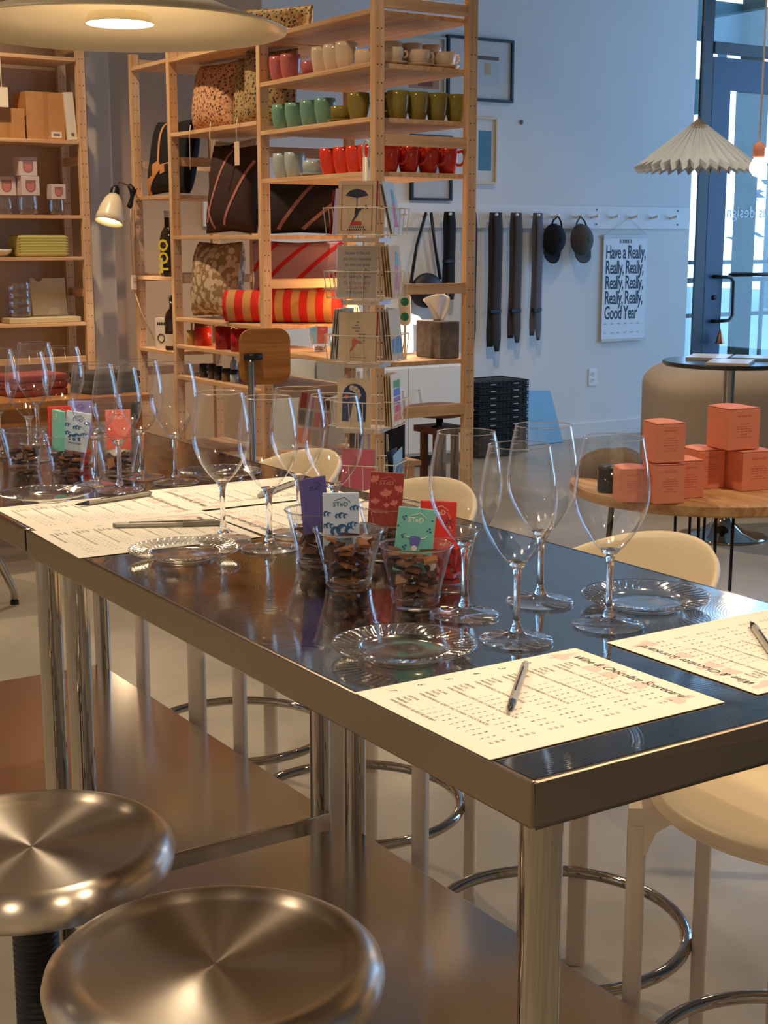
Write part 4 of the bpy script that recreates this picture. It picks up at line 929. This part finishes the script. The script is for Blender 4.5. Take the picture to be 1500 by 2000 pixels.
def picture(x0, x1, z0, z1, fcol, mcol, label, shapes, fw=.016):
    t = thing('framed_print', label, 'picture', ((x0+x1)/2, YB, z0)); w_ = (x1-x0)/2; h_ = z1-z0
    f_ = MB(); f_.box(-w_, -.026, 0, -w_+fw, 0, h_); f_.box(w_-fw, -.026, 0, w_, 0, h_); f_.box(-w_+fw, -.026, 0, w_-fw, 0, fw); f_.box(-w_+fw, -.026, h_-fw, w_-fw, 0, h_)
    f_.build('frame', C_(fcol, .4), t); MB().box(-w_+fw, -.012, fw, w_-fw, -.008, h_-fw).build('mat_board', C_(mcol, .8), t)
    for k, (a, b, c, d, col) in enumerate(shapes): MB().box(-w_+2*w_*a, -.0125-.0004*(k+1), h_*b, -w_+2*w_*c, -.012, h_*d).build('artwork', C_(col, .8), t)
    MB().box(-w_+fw, -.018, fw, w_-fw, -.0165, h_-fw).build('glazing', m_glaze, t)
picture(4.573, 5.085, 2.193, 2.572, (24, 30, 38), (226, 226, 224), 'black framed print of an abstract lamp scene', [(.28, .25, .78, .72, (214, 222, 226)), (.28, .66, .78, .72, (120, 110, 100)), (.56, .42, .66, .62, (216, 196, 160)), (.42, .25, .44, .45, (90, 100, 110)), (.30, .25, .42, .48, (196, 176, 168))])
picture(4.114, 4.558, 2.218, 2.553, (176, 190, 180), (230, 226, 214), 'pale green framed print behind the cream mugs', [(.4, .08, .9, .4, (196, 150, 120)), (.55, .12, .8, .3, (150, 84, 70))], .012)
picture(4.783, 4.963, 1.689, 2.098, (226, 200, 160), (236, 236, 232), 'light wood framed print with a blue block', [(.22, .2, .78, .8, (84, 150, 182))], .012)
picture(4.307, 4.615, 1.579, 1.974, (32, 36, 42), (214, 218, 222), 'black framed print low behind the red mugs', [(.2, .3, .85, .75, (176, 190, 206))])

# ================================================================== greeting card carousel
KC = (1.528, 2.66); KR = R(-50.4)
kr = thing('card_carousel', 'white wire greeting card carousel', 'card rack', (KC[0], KC[1], 0), KR)
m_wire = C_((228, 216, 200), .4)
MB().cyl((0, 0, .03), (0, 0, 1.572), .011, n=20).build('pole', m_wire, kr, True)
MB().lathe([(.0005, .03), (.2, .012), (.2, 0), (.0005, 0)], 40).build('base', m_wire, kr, True)
MB().tube([(.020*cos(a)*.7, -.014*cos(a), 1.592+.026*sin(a)) for a in [2*pi*k/24 for k in range(24)]], .003, 6, True).build('top_ring', m_wire, kr, True)
tiers = [1.355, 1.178, .998, .808, .625]
for ti, z in enumerate(tiers):
    MB().box(-.055, -.055, z-.02, .055, .055, z-.008).build('hub_plate', m_wire, kr)
    for s in range(4):
        mt = Matrix.Rotation(s*pi/2, 4, 'Z'); p_ = MB()
        def T(pts): return [tuple(mt @ Vector(q)) for q in pts]
        p_.tube(T([(-.062, -.06, z), (-.062, -.10, z), (.062, -.10, z), (.062, -.06, z)]), .0016, 5)
        p_.tube(T([(-.066, -.075, z+.075), (-.066, -.108, z+.075), (.066, -.108, z+.075), (.066, -.075, z+.075)]), .0016, 5)
        for x in (-.062, -.02, .02, .062): p_.tube(T([(x, -.10, z), (x*1.06, -.108, z+.075)]), .0014, 5)
        for x in (-.045, .045): p_.tube(T([(x, -.058, z-.01), (x, -.050, z+.15)]), .0016, 5)
        p_.build('wire_pocket', m_wire, kr)
def gcard(ti, side, k, w_, h_, col, label, deco=None, lean=.10, dx=0, env=None, tilt=0):
    a = KR+side*pi/2; d = -.066-.007*k if False else -.096+.0075*k
    pos = Vector((KC[0], KC[1], tiers[ti]+.002))+Matrix.Rotation(a, 3, 'Z') @ Vector((dx, d, 0))
    t = thing('greeting_card', label, 'card', pos, a); t.rotation_euler = (-lean, tilt, a)
    MB().box(-w_/2, 0, 0, w_/2, .0022, h_).build('card', C_(col, .7), t)
    if env: MB().box(-w_/2+.004, .0024, .002, w_/2+.004, .0052, h_+.001).build('envelope', C_(env, .8), t)
    if deco: deco(t, w_, h_)
    return t
E1, U1 = (1, 0, 0), (0, 0, 1)
def d_umb(t, w_, h_):
    m = MB(); m.tube([(-w_*.40, -.0006, h_*.07), (w_*.40, -.0006, h_*.07), (w_*.40, -.0006, h_*.93), (-w_*.40, -.0006, h_*.93)], .0009, 4, True); m.prism([(-.02, .024), (.02, .024), (.014, .036), (-.014, .036)], -.0005, 0, 'xz'); m.build('red_print', C_((206, 84, 70)), t)
    m = MB(); m.prism([(-.034, .107), (0, .1), (.034, .107), (.022, .12), (0, .126), (-.022, .12)], -.0006, 0, 'xz'); m.prism([(-.0012, .07), (.0012, .07), (.0012, .104), (-.0012, .104)], -.0006, 0, 'xz')
    m.prism([(-.006, .052), (.002, .05), (.008, .064), (.02, .07), (.018, .073), (.004, .07), (-.002, .074), (-.004, .072)], -.0006, 0, 'xz'); m.prism([(-.004, .052), (-.014, .036), (-.011, .034), (.002, .05)], -.0006, 0, 'xz')
    m.prism([(.024, .078), (.032, .068), (.034, .072), (.027, .082)], -.0006, 0, 'xz'); dashes(m, 0, -.0004, .017, .046, .005, 8); dashes(m, 0, -.0004, .0095, .054, .005, 9); m.build('navy_print', C_((58, 58, 84)), t)
def d_quote(t, w_, h_):
    m = MB()
    for k, s in enumerate(('Because in the end', "you won't remember", 'the time you spent', 'working in an office', 'or mowing the lawn.')): text_mb(m, s, .0125, (0, -.0006, h_-.024-.0165*k), E1, U1, sx=.78, align='CENTER', bold=.02)
    text_mb(m, '- Jack Kerouac', .012, (-.006, -.0006, .012), E1, U1, sx=.8, align='CENTER', bold=.02); m.build('black_print', C_((70, 60, 56)), t)
    m = MB(); text_mb(m, 'Climb that goddamn', .0125, (0, -.0006, h_-.108), E1, U1, sx=.76, align='CENTER', bold=.02); text_mb(m, '* MOUNTAIN *', .012, (0, -.0006, h_-.122), E1, U1, sx=.9, align='CENTER', bold=.03); m.prism([(-.035, h_-.1285), (.035, h_-.1285), (.035, h_-.1275), (-.035, h_-.1275)], -.0006, 0, 'xz'); m.build('red_print', C_((190, 60, 56)), t)
    MB().box(-w_/2-.002, -.0016, -.001, w_/2+.002, -.0012, h_+.004).build('cello_sleeve', m_clear, t)
def d_flam(t, w_, h_):
    m = MB(); m.prism([(-.022, .03), (-.014, .045), (-.016, .06), (-.008, .068), (-.002, .062), (.012, .058), (.016, .054), (0, .052), (-.008, .040), (-.018, .028)], -.0006, 0, 'xz'); m.prism([(-.0105, .012), (-.0095, .012), (-.0095, .04), (-.0105, .04)], -.0006, 0, 'xz'); m.prism([(-.024, .011), (.03, .011), (.022, .0125), (-.018, .013)], -.0006, 0, 'xz'); m.build('pink_print', C_((214, 116, 104)), t)
    m = MB()
    for k, (s, x) in enumerate(((.008, 0), (.01, -.002), (.026, -.003), (.01, 0), (.02, .014), (.018, .014), (.008, .02), (.014, .012))): dashes(m, x, -.0004, h_-.03-.0085*k, s, .0035, 2)
    m.build('grey_print', C_((136, 140, 134)), t)
def d_night(t, w_, h_):
    m = MB(); m.prism([(-.036, .018), (.036, .018)]+arc(0, h_-.052, .036, 0, pi, 12), -.0006, 0, 'xz'); m.build('navy_arch', C_((40, 66, 112)), t)
    m = MB()
    for x, z, r in ((-.008, .118, .008), (.002, .114, .009), (.010, .108, .008), (.014, .098, .007), (.012, .090, .005)): m.prism(arc(x, z-.004, r, 0, 2*pi, 10)[:-1], -.0012, 0, 'xz')
    m.prism([(-.012, .018), (.012, .018), (.006, .06), (-.002, .075)], -.0012, 0, 'xz'); m.build('cloud_print', C_((222, 204, 180)), t)
    m = MB(); m.prism(arc(-.024, .088, .006, 0, 2*pi, 14)[:-1], -.0012, 0, 'xz'); m.build('sun_print', C_((226, 96, 56)), t)
def d_blocks(t, w_, h_):
    for k, c in enumerate(((226, 110, 60), (220, 60, 64), (150, 100, 190), (84, 120, 206), (80, 150, 70))):
        MB().prism([(-w_*.3, .014+k*.024), (w_*.3, .014+k*.024), (w_*.28, .036+k*.024), (-w_*.28, .034+k*.024)], -.0006, 0, 'xz').build('colour_block', C_(c), t)
def d_swirl(t, w_, h_):
    MB().prism([(-.02, .02), (.01, .02), (.026, .12), (.008, .125)], -.0006, 0, 'xz').build('pink_print', C_((206, 96, 140)), t); MB().prism([(.0, .09), (.03, .09), (.03, .125), (.01, .13)], -.0007, 0, 'xz').build('teal_print', C_((90, 170, 170)), t)
def d_glacier(t, w_, h_):
    MB().prism([(-w_*.44, .02), (w_*.44, .02), (w_*.4, .07), (-w_*.44, .06)], -.0006, 0, 'xz').build('blue_print', C_((70, 130, 180)), t)
gcard(0, 0, 0, .112, .146, (232, 206, 174), 'cream card of a man blown off by a navy umbrella', d_umb, env=(178, 52, 40))
gcard(1, 0, 0, .118, .146, (222, 196, 160), 'kraft card with a mountain quotation in a clear sleeve', d_quote)
gcard(2, 0, 0, .112, .140, (228, 204, 170), 'cream card with a pink flamingo', d_flam, env=(170, 46, 44))
gcard(3, 0, 0, .104, .142, (230, 208, 176), 'cream card with a navy night arch and orange sun', d_night, dx=-.01)
gcard(4, 0, 0, .10, .12, (214, 110, 130), 'pink striped card low on the carousel', None); gcard(4, 0, 1, .10, .12, (226, 208, 186), 'plain cream card behind the pink striped card', None)
for k in range(4):
    gcard(1, 1, k, .108, .146, (222, 198, 164), 'kraft-backed card in the right pocket under the swirl card', d_swirl if k == 0 else None).__setitem__('group', 'right pocket cards, second tier'); gcard(2, 1, k, .108, .146, (214, 200, 178), 'card in the right pocket beside the flamingo card', d_glacier if k == 0 else None).__setitem__('group', 'right pocket cards, third tier')
    gcard(3, 1, k, .108, .150, (240, 236, 226) if k == 0 else (222, 198, 160), 'white card with rainbow letter blocks' if k == 0 else 'kraft card stacked behind the rainbow block card', d_blocks if k == 0 else None, lean=.05).__setitem__('group', 'right pocket cards, fourth tier')
    gcard(2, 3, k, .108, .146, (206, 206, 200), 'grey-edged card in the left pocket beside the flamingo card', None).__setitem__('group', 'left pocket cards, third tier')
gcard(0, 1, 0, .108, .150, (216, 226, 230), 'pale card with pink and teal swirls', d_swirl, lean=.22); gcard(0, 1, 1, .108, .142, (200, 196, 188), 'grey card behind the swirl card', None, lean=.22)
gcard(0, 3, 0, .10, .124, (176, 46, 48), 'red card in the left pocket beside the umbrella card', None); gcard(0, 3, 1, .10, .128, (226, 190, 190), 'pink card behind the red left-pocket card', None)
gcard(4, 1, 0, .088, .11, (150, 196, 226), 'icy blue photo card hanging low on the carousel', d_glacier, lean=-.05, tilt=R(-10)); gcard(4, 1, 1, .10, .11, (24, 34, 58), 'navy card behind the icy blue photo card', None)
gcard(2, 1, 3.6, .10, .12, (120, 100, 150), 'purple card tucked behind the flamingo card', None, lean=.07)
# ---- swatch poster, black box and shelf under the desk plank
sw = thing('colour_swatch_poster', 'framed poster of coloured rectangles leaning under the shelf', 'poster', (2.36, 4.56, .60), R(-42)); sw.rotation_euler = (R(-8), R(6), R(-42))
MB().box(-.075, 0, 0, .075, .012, .25).build('panel', C_((206, 186, 166)), sw)
for r_ in range(3):
    for q in range(4):
        col = [[(198, 120, 90), (214, 130, 60), (170, 160, 150), (190, 170, 150)], [(130, 124, 126), (104, 122, 90), (200, 40, 40), (190, 56, 56)], [(180, 30, 28), (204, 96, 50), (206, 140, 140), (90, 56, 66)]][r_][q]
        MB().box(-.068+q*.034, -.0012, .02+r_*.078, -.040+q*.034, 0, .085+r_*.078).build('swatch', C_(col), sw)
bx = tag(MB().box(-.09, -.08, 0, .09, .08, .16).build('black_box', C_((18, 17, 16), .6), loc=(2.53, 4.16, .0006+.43), bevel=.004), 'black box under the low shelf beside the swatch poster', 'box')
und = thing('low_bench', 'low pine bench under the mug shelving carrying the black box', 'bench', (2.30, 3.80, 0))
MB().box(0, .22, .41, .36, .82, .43).build('top', m_pineY, und)
for x in (.02, .31):
    for y in (.24, .78): MB().box(x, y, 0, x+.03, y+.03, .41).build('leg', m_pineZ, und)
sw.location = (2.40, 4.50, .4400)

# ================================================================== left pine shelving unit
LX, LY = 2.062, 6.22
lu = thing('pine_shelving', 'pine wall shelving with cardboard boxes and glassware', 'shelving', (LX, LY, 0))
for x in (0, -.95):
    for y in (0, .265): post(lu, x, y, 2.55)
    for z in (2.28, 1.72, 1.05, .70, .2): MB().box(x+.012, .032, z, x+.036, .265, z+.04).build('rung', m_pineY, lu)
for z in (2.238, 1.835, 1.464, 1.256, .922, .45): MB().box(-.905, 0, z-.018, -.002, .30, z).build('shelf', m_pineX, lu, bevel=.0015)
MB().box(-.905, .02, .715, -.002, .045, .745).build('cross_rail', m_pineX, lu)
def carton(x0, x1, y0, dp, z, h_, label, col=None, lab=False, rz=0):
    t = thing('cardboard_box', label, 'box', ((x0+x1)/2, y0+dp/2, z+.0006), rz); w_ = (x1-x0)/2
    MB().box(-w_, -dp/2, 0, w_, dp/2, h_).build('carton', col or m_card, t, bevel=.002)
    MB().box(-.012, -dp/2-.0004, 0, .012, dp/2, h_+.0006).build('tape_seam', M('tape', (176, 124, 72), .4), t)
    if lab: MB().box(w_-.075, -dp/2-.001, .012, w_-.02, -dp/2, .042).build('paper_label', C_((226, 216, 204)), t); m = MB(); dashes(m, w_-.047, -dp/2-.0012, .020, .032, .012, 5); m.build('label_text', m_inkd, t)
    return t
carton(1.62, 1.793, LY+.03, .16, 1.835, .145, 'smaller cardboard box beside the tall one on the pine shelf')
carton(1.806, 2.005, LY+.04, .2, 1.835, .232, 'tall cardboard box with white label on the pine shelf', lab=True)
bk = thing('white_binder', 'white box file standing at the end of the pine shelf', 'binder', (2.0375, LY+.11, 1.8366)); bk.rotation_euler = (0, R(-4), 0)
MB().box(-.024, -.09, .002, .024, .09, .235).build('body', C_((222, 214, 202)), bk, bevel=.002); MB().cyl((0, -.092, .03), (0, -.089, .03), .008, n=12).build('finger_hole', C_((120, 112, 104)), bk)
hl = thing('hanging_tag', 'white paper tag hanging at the upper shelf', 'tag', (1.668, LY-.012, 2.0))
MB().box(-.03, -.002, -.02, .03, 0, .075).build('paper', C_((236, 222, 196)), hl); MB().tube([(0, 0, .07), (0, .005, .232)], .0025, 5).build('cord', C_((226, 210, 184)), hl)
def gift(x, y, z, s, label, cup):
    t = thing('glass_gift_box', label, 'box', (x, y, z+.0006))
    MB().box(-s/2, -s/2, 0, s/2, s/2, s).build('carton', C_((206, 190, 190)), t, bevel=.002)
    m = MB(); m.prism([(-s*.28, s*.80), (-s*.28, s*.42)]+arc(0, s*.44, s*.28, pi, 2*pi, 10)+[(s*.28, s*.80)], -s/2-.0008, -s/2, 'xz'); m.build('window_print', C_(cup), t)
    m = MB(); m.prism([(-s*.2, s*.62), (-s*.2, s*.42)]+arc(0, s*.42, s*.2, pi, 2*pi, 10)+[(s*.2, s*.62)], -s/2-.0014, -s/2, 'xz'); m.build('glass_print', C_((196, 120, 116)), t)
zz = 1.464
for k, (x, z, s, lb) in enumerate(((1.815, 1.561, .094, 'printed glass gift box resting on a clear glass, pink window'), (1.806, 1.656, .094, 'topmost printed glass gift box with pink window'), (1.712, 1.561, .094, 'printed glass gift box standing behind the pink stack'), (1.965, 1.545, .075, 'small printed gift box on a clear tumbler'))): gift(x, LY+(.10 if k != 2 else .16), z, s, lb, (150, 110, 110))
def tumbler(x, y, z, r, h_, label, grp):
    t = thing('glass_tumbler', label, 'glass', (x, y, z+.0006), 0, grp)
    MB().lathe([(.0005, .004), (r*.85, .004), (r*.95, .012), (r, h_*.5), (r*.93, h_)], 28).build('body', m_clear, t, True); MB().lathe([(.0005, 0), (r*.85, 0), (r*.85, .004), (.0005, .004)], 24).build('base', m_stem, t, True)
for x, r, h_ in ((1.815, .048, .094), (1.712, .040, .094), (1.965, .036, .078)): tumbler(x, LY+.10 if x != 1.712 else LY+.16, zz, r, h_, 'clear tumbler carrying a gift box on the pine shelf', 'tumblers under the gift boxes')
for k in range(4): tumbler(1.745, LY+.09, .9516+k*.040, .055, .055, 'clear ribbed tumbler in the stack beside the serving board', 'stacked tumblers')
tr = thing('lime_tray', 'pale lime green ribbed storage tray', 'tray', (1.86, LY+.12, 1.2566))
MB().box(-.13, -.09, 0, .13, .09, .108).build('bin', M('lime_plastic', (196, 186, 104), .5), tr, bevel=.012)
for k in range(7): MB().box(-.131, -.0915, .012+k*.0135, .131, -.089, .018+k*.0135).build('rib', MATS['lime_plastic'], tr)
bw = tag(MB().lathe([(.02, 0), (.05, .02), (.058, .038), (.055, .038), (.045, .02), (.0005, .006)], 28).build('small_bowl', C_((214, 206, 196), .3), smooth=True, loc=(1.66, LY+.10, 1.2566)), 'small white bowl beside the lime tray', 'bowl')
fb = tag(MB().box(-.19, -.11, 0, .19, .11, .028).build('serving_tray', C_((196, 178, 140), .5), loc=(1.85, LY+.125, .9226), bevel=.004), 'flat pale wooden tray under the tumblers and board', 'tray')
sbd = thing('serving_board', 'square pale serving board leaning upright with finger notch', 'board', (1.925, LY+.16, .9516)); sbd.rotation_euler = (R(-8), 0, 0)
MB().prism([(-.095, 0), (.095, 0), (.095, .195), (-.03, .195)]+arc(-.05, .195, .02, 0, -pi, 8)+[(-.095, .195)], -.009, .009, 'xz').build('board', M('board_wood', (206, 186, 150), .5), sbd, bevel=.002)
MB().prism(arc(.025, .004, .038, 0, pi, 14), -.0098, -.009, 'xz').build('half_moon_print', C_((218, 200, 168)), sbd)
# ---- clamp lamp with porcelain shade
cl = thing('clamp_lamp', 'clamp lamp with white porcelain shade lit beside the shelving', 'lamp', (2.24, 5.93, 1.56))
mt = Matrix.Translation((-.13, -.03, .01)) @ Matrix.Rotation(R(18), 4, 'Y') @ Matrix.Rotation(R(-10), 4, 'X')
sd = MB(); sd.lathe([(.022, -.01), (.040, -.035), (.055, -.075), (.066, -.125), (.070, -.155)], 32); sd.v = [tuple(mt @ Vector(q)) for q in sd.v]; sd.build('shade', m_porc, cl, True, solid=.003)
bl = MB(); bl.lathe([(.0005, -.142), (.045, -.140), (.060, -.135)], 24); bl.v = [tuple(mt @ Vector(q)) for q in bl.v]; bl.build('bulb_glow', emitter('clamp_glow', (255, 232, 178), 6), cl, True)
hd = MB(); hd.lathe([(.024, -.012), (.022, .02), (.012, .035), (.0005, .037)], 20); hd.v = [tuple(mt @ Vector(q)) for q in hd.v]; hd.build('socket', m_blackmet, cl, True)
MB().tube([(-.125, -.03, .03), (-.10, -.02, .06), (-.02, -.01, .04), (.0, .0, -.01)], .005, 8).build('arm', m_chrome, cl, True)
MB().tube([(-.04, 0, .05), (-.028, -.02, .02), (-.03, -.01, -.01), (-.042, -.01, -.05), (-.05, -.01, -.06)], [.012, .018, .010, .014, .012], 10).build('clamp', m_blackrub, cl, True)
l = bpy.data.lights.new('clamp', 'SPOT'); l.energy = 10; l.color = WARM; l.spot_size = R(130); l.spot_blend = .6; l.shadow_soft_size = .04
o = bpy.data.objects.new('clamp_light', l); COL.objects.link(o); o.parent = cl; o.location = mt @ Vector((0, 0, -.165)); o.rotation_euler = (R(-10), R(18), 0)
cdm = thing('lamp_cord', 'cream lamp cord with inline switch hanging beside the shelving', 'cord', (2.225, 5.975, 0))
MB().tube([(0, 0, 1.53), (-.005, 0, 1.35), (.003, 0, 1.16)], .0035, 6).build('cord', C_((216, 186, 142)), cdm, True); MB().tube([(.003, 0, 1.09), (.03, -.02, .98), (.07, -.08, .84)], .0035, 6).build('cord', C_((216, 186, 142)), cdm, True)
swi = MB().box(-.012, -.012, 1.09, .014, .008, 1.165).build('switch', C_((226, 212, 192), .4), cdm, bevel=.003); MB().box(-.005, -.015, 1.135, .006, -.012, 1.152).build('rocker', C_((200, 190, 176)), swi)

# ---- tubular chair foot and dark seating behind the far table
tc_ = thing('tubular_chair', 'chrome tube chair standing behind the far steel table', 'chair', (.86, 4.22, 0), R(20))
for s in (0, 1):
    MB().tube([(.10, -.02+s*.42, .012), (.10, -.02+s*.42, .05), (.03, s*.40, .22), (-.02, s*.40, .44)], .014, 10).build('leg', m_chrome, tc_, True)
    MB().tube([(-.40, -.02+s*.42, .012), (-.38, s*.40, .44), (-.44, s*.40, .80)], .014, 10).build('leg', m_chrome, tc_, True)
for s in (0, 1): MB().cyl((.10, -.02+s*.42, 0), (.10, -.02+s*.42, .014), .016, n=12).build('rubber_foot', m_blackrub, tc_)
MB().prism(rrect(-.42, -.02, .02, .42, .06, 5), .44, .465, 'xy').build('seat', C_((92, 62, 44)), tc_); MB().box(-.46, .02, .62, -.43, .38, .80).build('backrest', C_((92, 62, 44)), tc_, bevel=.01)
dt_ = thing('oak_bench', 'long oak bench table behind the far wine glasses', 'table', (1.25, 5.15, 0))
MB().box(-.95, -.35, .66, .55, .3, .69).build('top', m_oak, dt_, bevel=.003); MB().box(-.9, -.31, .58, .5, -.29, .66).build('apron', m_oak, dt_)
for x in (-.9, .46):
    for y in (-.31, .24): MB().box(x, y, 0, x+.05, y+.05, .66).build('leg', m_oak, dt_)
for k, (x, y, c, lb) in enumerate(((.75, 5.02, (40, 34, 30), 'dark cushion on the oak bench near the lamp wall'), (1.35, 5.06, (150, 60, 48), 'rust folded throw on the oak bench'), (1.66, 5.0, (60, 50, 42), 'brown folded blanket at the end of the oak bench'))):
    t = thing('folded_blanket', lb, 'blanket', (x, y, .6906), R(8*k))
    for q in range(3): MB().prism(rrect(-.13, -.10, .13, .10, .03, 4), q*.031, q*.031+.029, 'xy').build('fold', C_(c, .95), t, bevel=.008)

# ================================================================== wood side table with coral boxes
wt = thing('round_wood_table', 'round pale wood side table on black wire legs', 'table', (2.184, 1.94, 0)); ZT = .68
MB().lathe([(.0005, ZT-.034), (.362, ZT-.034), (.370, ZT-.028), (.370, ZT-.006), (.364, ZT), (.0005, ZT)], 72).build('top', m_slab, wt, 'auto')
for k in range(4):
    a = R(-38)+k*pi/2
    for q in (-.045, 0, .045): MB().tube([(.25*cos(a)-q*sin(a), .25*sin(a)+q*cos(a), ZT-.034), (.29*cos(a)-q*.8*sin(a), .29*sin(a)+q*.8*cos(a), .006)], .0045, 6).build('wire_leg', m_blackmet, wt, True)
def coral(x, y, z, s, h_, rz, label):
    t = thing('coral_box', label, 'box', (x, y, z+.0006), R(rz)); t['group'] = 'coral cartons on the wood table'
    MB().box(-s/2, -s/2, 0, s/2, s/2, h_-.002).build('carton', m_coral, t, bevel=.0012)
    MB().grid(lambda u, v: ((u-.5)*s*.995, (v-.5)*s*.995, h_+.004*sin(pi*u)*sin(pi*v*.5)), 8, 6).build('lid_flap', m_coral, t, True, solid=.0012)
    m = MB(); cz = C_((214, 112, 84)); dashes(m, 0, -s/2-.0002, h_*.80, s*.42, s*.05, 7)
    for k, q in enumerate((.62, .56, .50, .44, .36, .30)): dashes(m, 0, -s/2-.0002, h_*q, s*(.3, .5, .46, .5, .2, .44)[k], s*.018, 4)
    m.build('printed_text', cz, t)
coral(1.872, 1.779, ZT, .082, .1, -20, 'coral carton carrying another, front corner of the wood table')
coral(1.872, 1.784, ZT+.1045, .082, .1, -20, 'coral carton on top of the smaller stack')
coral(1.968, 1.806, ZT, .080, .098, -17, 'coral carton standing beside the smaller stack')
coral(1.812, 1.838, ZT, .075, .085, -30, 'coral carton seen through the wine glass')
coral(2.205, 1.803, ZT, .104, .105, -12, 'large coral carton carrying another, beside the ottoman')
coral(2.118, 1.884, ZT, .085, .105, -14, 'coral carton tucked behind the large stack')
coral(2.172, 1.830, ZT+.1095, .100, .11, -12, 'large coral carton on top of its stack')
jr = thing('dark_candle_jar', 'black candle jar on the wood table', 'jar', (1.845, 1.960, ZT+.0006))
MB().lathe([(.0005, 0), (.026, 0), (.028, .004), (.028, .058), (.025, .058), (.025, .006), (.0005, .006)], 28).build('jar', M('black_glass', (26, 20, 20), .15), jr, True); MB().lathe([(.0285, .058), (.0285, .070), (.0005, .071)], 28).build('lid', m_blackmet, jr, True)
def heap(u, v): a = 2*pi*u; b = v*pi/2; q = 1+.12*sin(3*a+1)+.06*sin(7*a); return (.12*cos(a)*sin(b)*q, .09*sin(a)*sin(b)*q, .075*cos(b)*(1+.15*sin(4*a)*sin(b)))
tag(MB().grid(heap, 36, 14, True).build('cloth_bundle', M('taupe_cloth', (108, 92, 76), .95, nz=(30, .3)), smooth=True, loc=(2.05, 2.16, ZT+.0006)), 'crumpled taupe cloth bundle at the back of the wood table', 'cloth')
ap = tag(MB().prism(rrect(-.012, -.012, .012, .012, .003, 2), 0, .76, 'xy').build('amber_post', C_((176, 120, 20), .4), loc=(1.60, 1.04, 0)), 'amber yellow square post beside the wood table', 'post')

# ================================================================== ottoman, bistro table
ot = thing('ottoman', 'large rounded taupe upholstered ottoman', 'ottoman', (5.60, 4.32, 0), R(-33))
def ott(u, v):
    a = 2*pi*u; e = .42; sg = lambda q: (1 if q >= 0 else -1)*abs(q)**e
    X = 1.0*sg(cos(a)); Y = .55*sg(sin(a))
    if v < .7: q = v/.7; r = 1; z = .03+.52*q
    else: b = (v-.7)/.3*pi/2; r = 1-.26*(1-cos(b))-.0; z = .55+.135*sin(b)
    if v > .999: r = 0.0
    return (X*r, Y*r, z)
def ott2(u, v): 
    x, y, z = ott(u, min(v, .998)); 
    return (x, y, z)
om = MB(); om.grid(ott2, 72, 24, True); om.grid(lambda u, v: tuple(Vector(ott2(u, .998))*(1-v)+Vector((0, 0, .69))*v), 72, 4, True); om.build('upholstery', m_sofa, ot, True)
MB().box(-.9, -.45, 0, .9, .45, .03).build('plinth', m_blackmet, ot)
bi = thing('bistro_table', 'round black bistro table on chrome trumpet base', 'table', (4.097, 3.663, 0))
MB().lathe([(.0005, .788), (.292, .788), (.30, .797), (.30, .803), (.296, .808), (.0005, .808)], 64).build('top', M('black_laminate', (44, 46, 48), .22), bi, 'auto')
MB().lathe([(.0005, .012), (.20, 0), (.205, .006), (.19, .012), (.10, .03), (.05, .07), (.032, .12), (.026, .15), (.026, .785)], 48).build('pedestal', m_chrome, bi, True)
for k, (x, y, rz, lb) in enumerate(((3.975, 3.545, 36, 'tan magazine at the front of the bistro table'), (4.11, 3.80, 36, 'silver magazine behind the tan one on the bistro table'), (4.262, 3.635, -54, 'pale blue paper at the edge of the bistro table'))):
    t = thing('magazine', lb, 'magazine', (x, y, .8086), R(rz)); MB().box(-.12, -.09, 0, .12, .09, .010).build('pages', C_(((216, 200, 180), (200, 196, 190), (170, 196, 226))[k]), t); MB().box(-.12, -.09, .010, .12, .09, .0115).build('cover', C_(((200, 196, 186), (210, 212, 208), (180, 204, 232))[k], .25), t)
tag(MB().tube([(4.18, 3.52, .786), (4.20, 3.50, .772), (4.26, 3.46, .70), (4.40, 3.42, .62), (4.6, 3.3, .45), (4.8, 3.1, .02)], .005, 6).build('power_cable', m_blackrub, smooth=True), 'black power cable dropping from the bistro table', 'cable')
bell = thing('door_charm', 'small copper cone charm hanging from the door handle', 'charm', (6.99, Y2-.09, .60))
MB().lathe([(.035, 0), (.006, .10), (.0005, .105)], 16).build('cone', M('copper', (190, 130, 100), .35, 1), bell, True); MB().tube([(0, 0, .10), (0, .02, .165)], .002, 4).build('string', m_blackmet, bell)
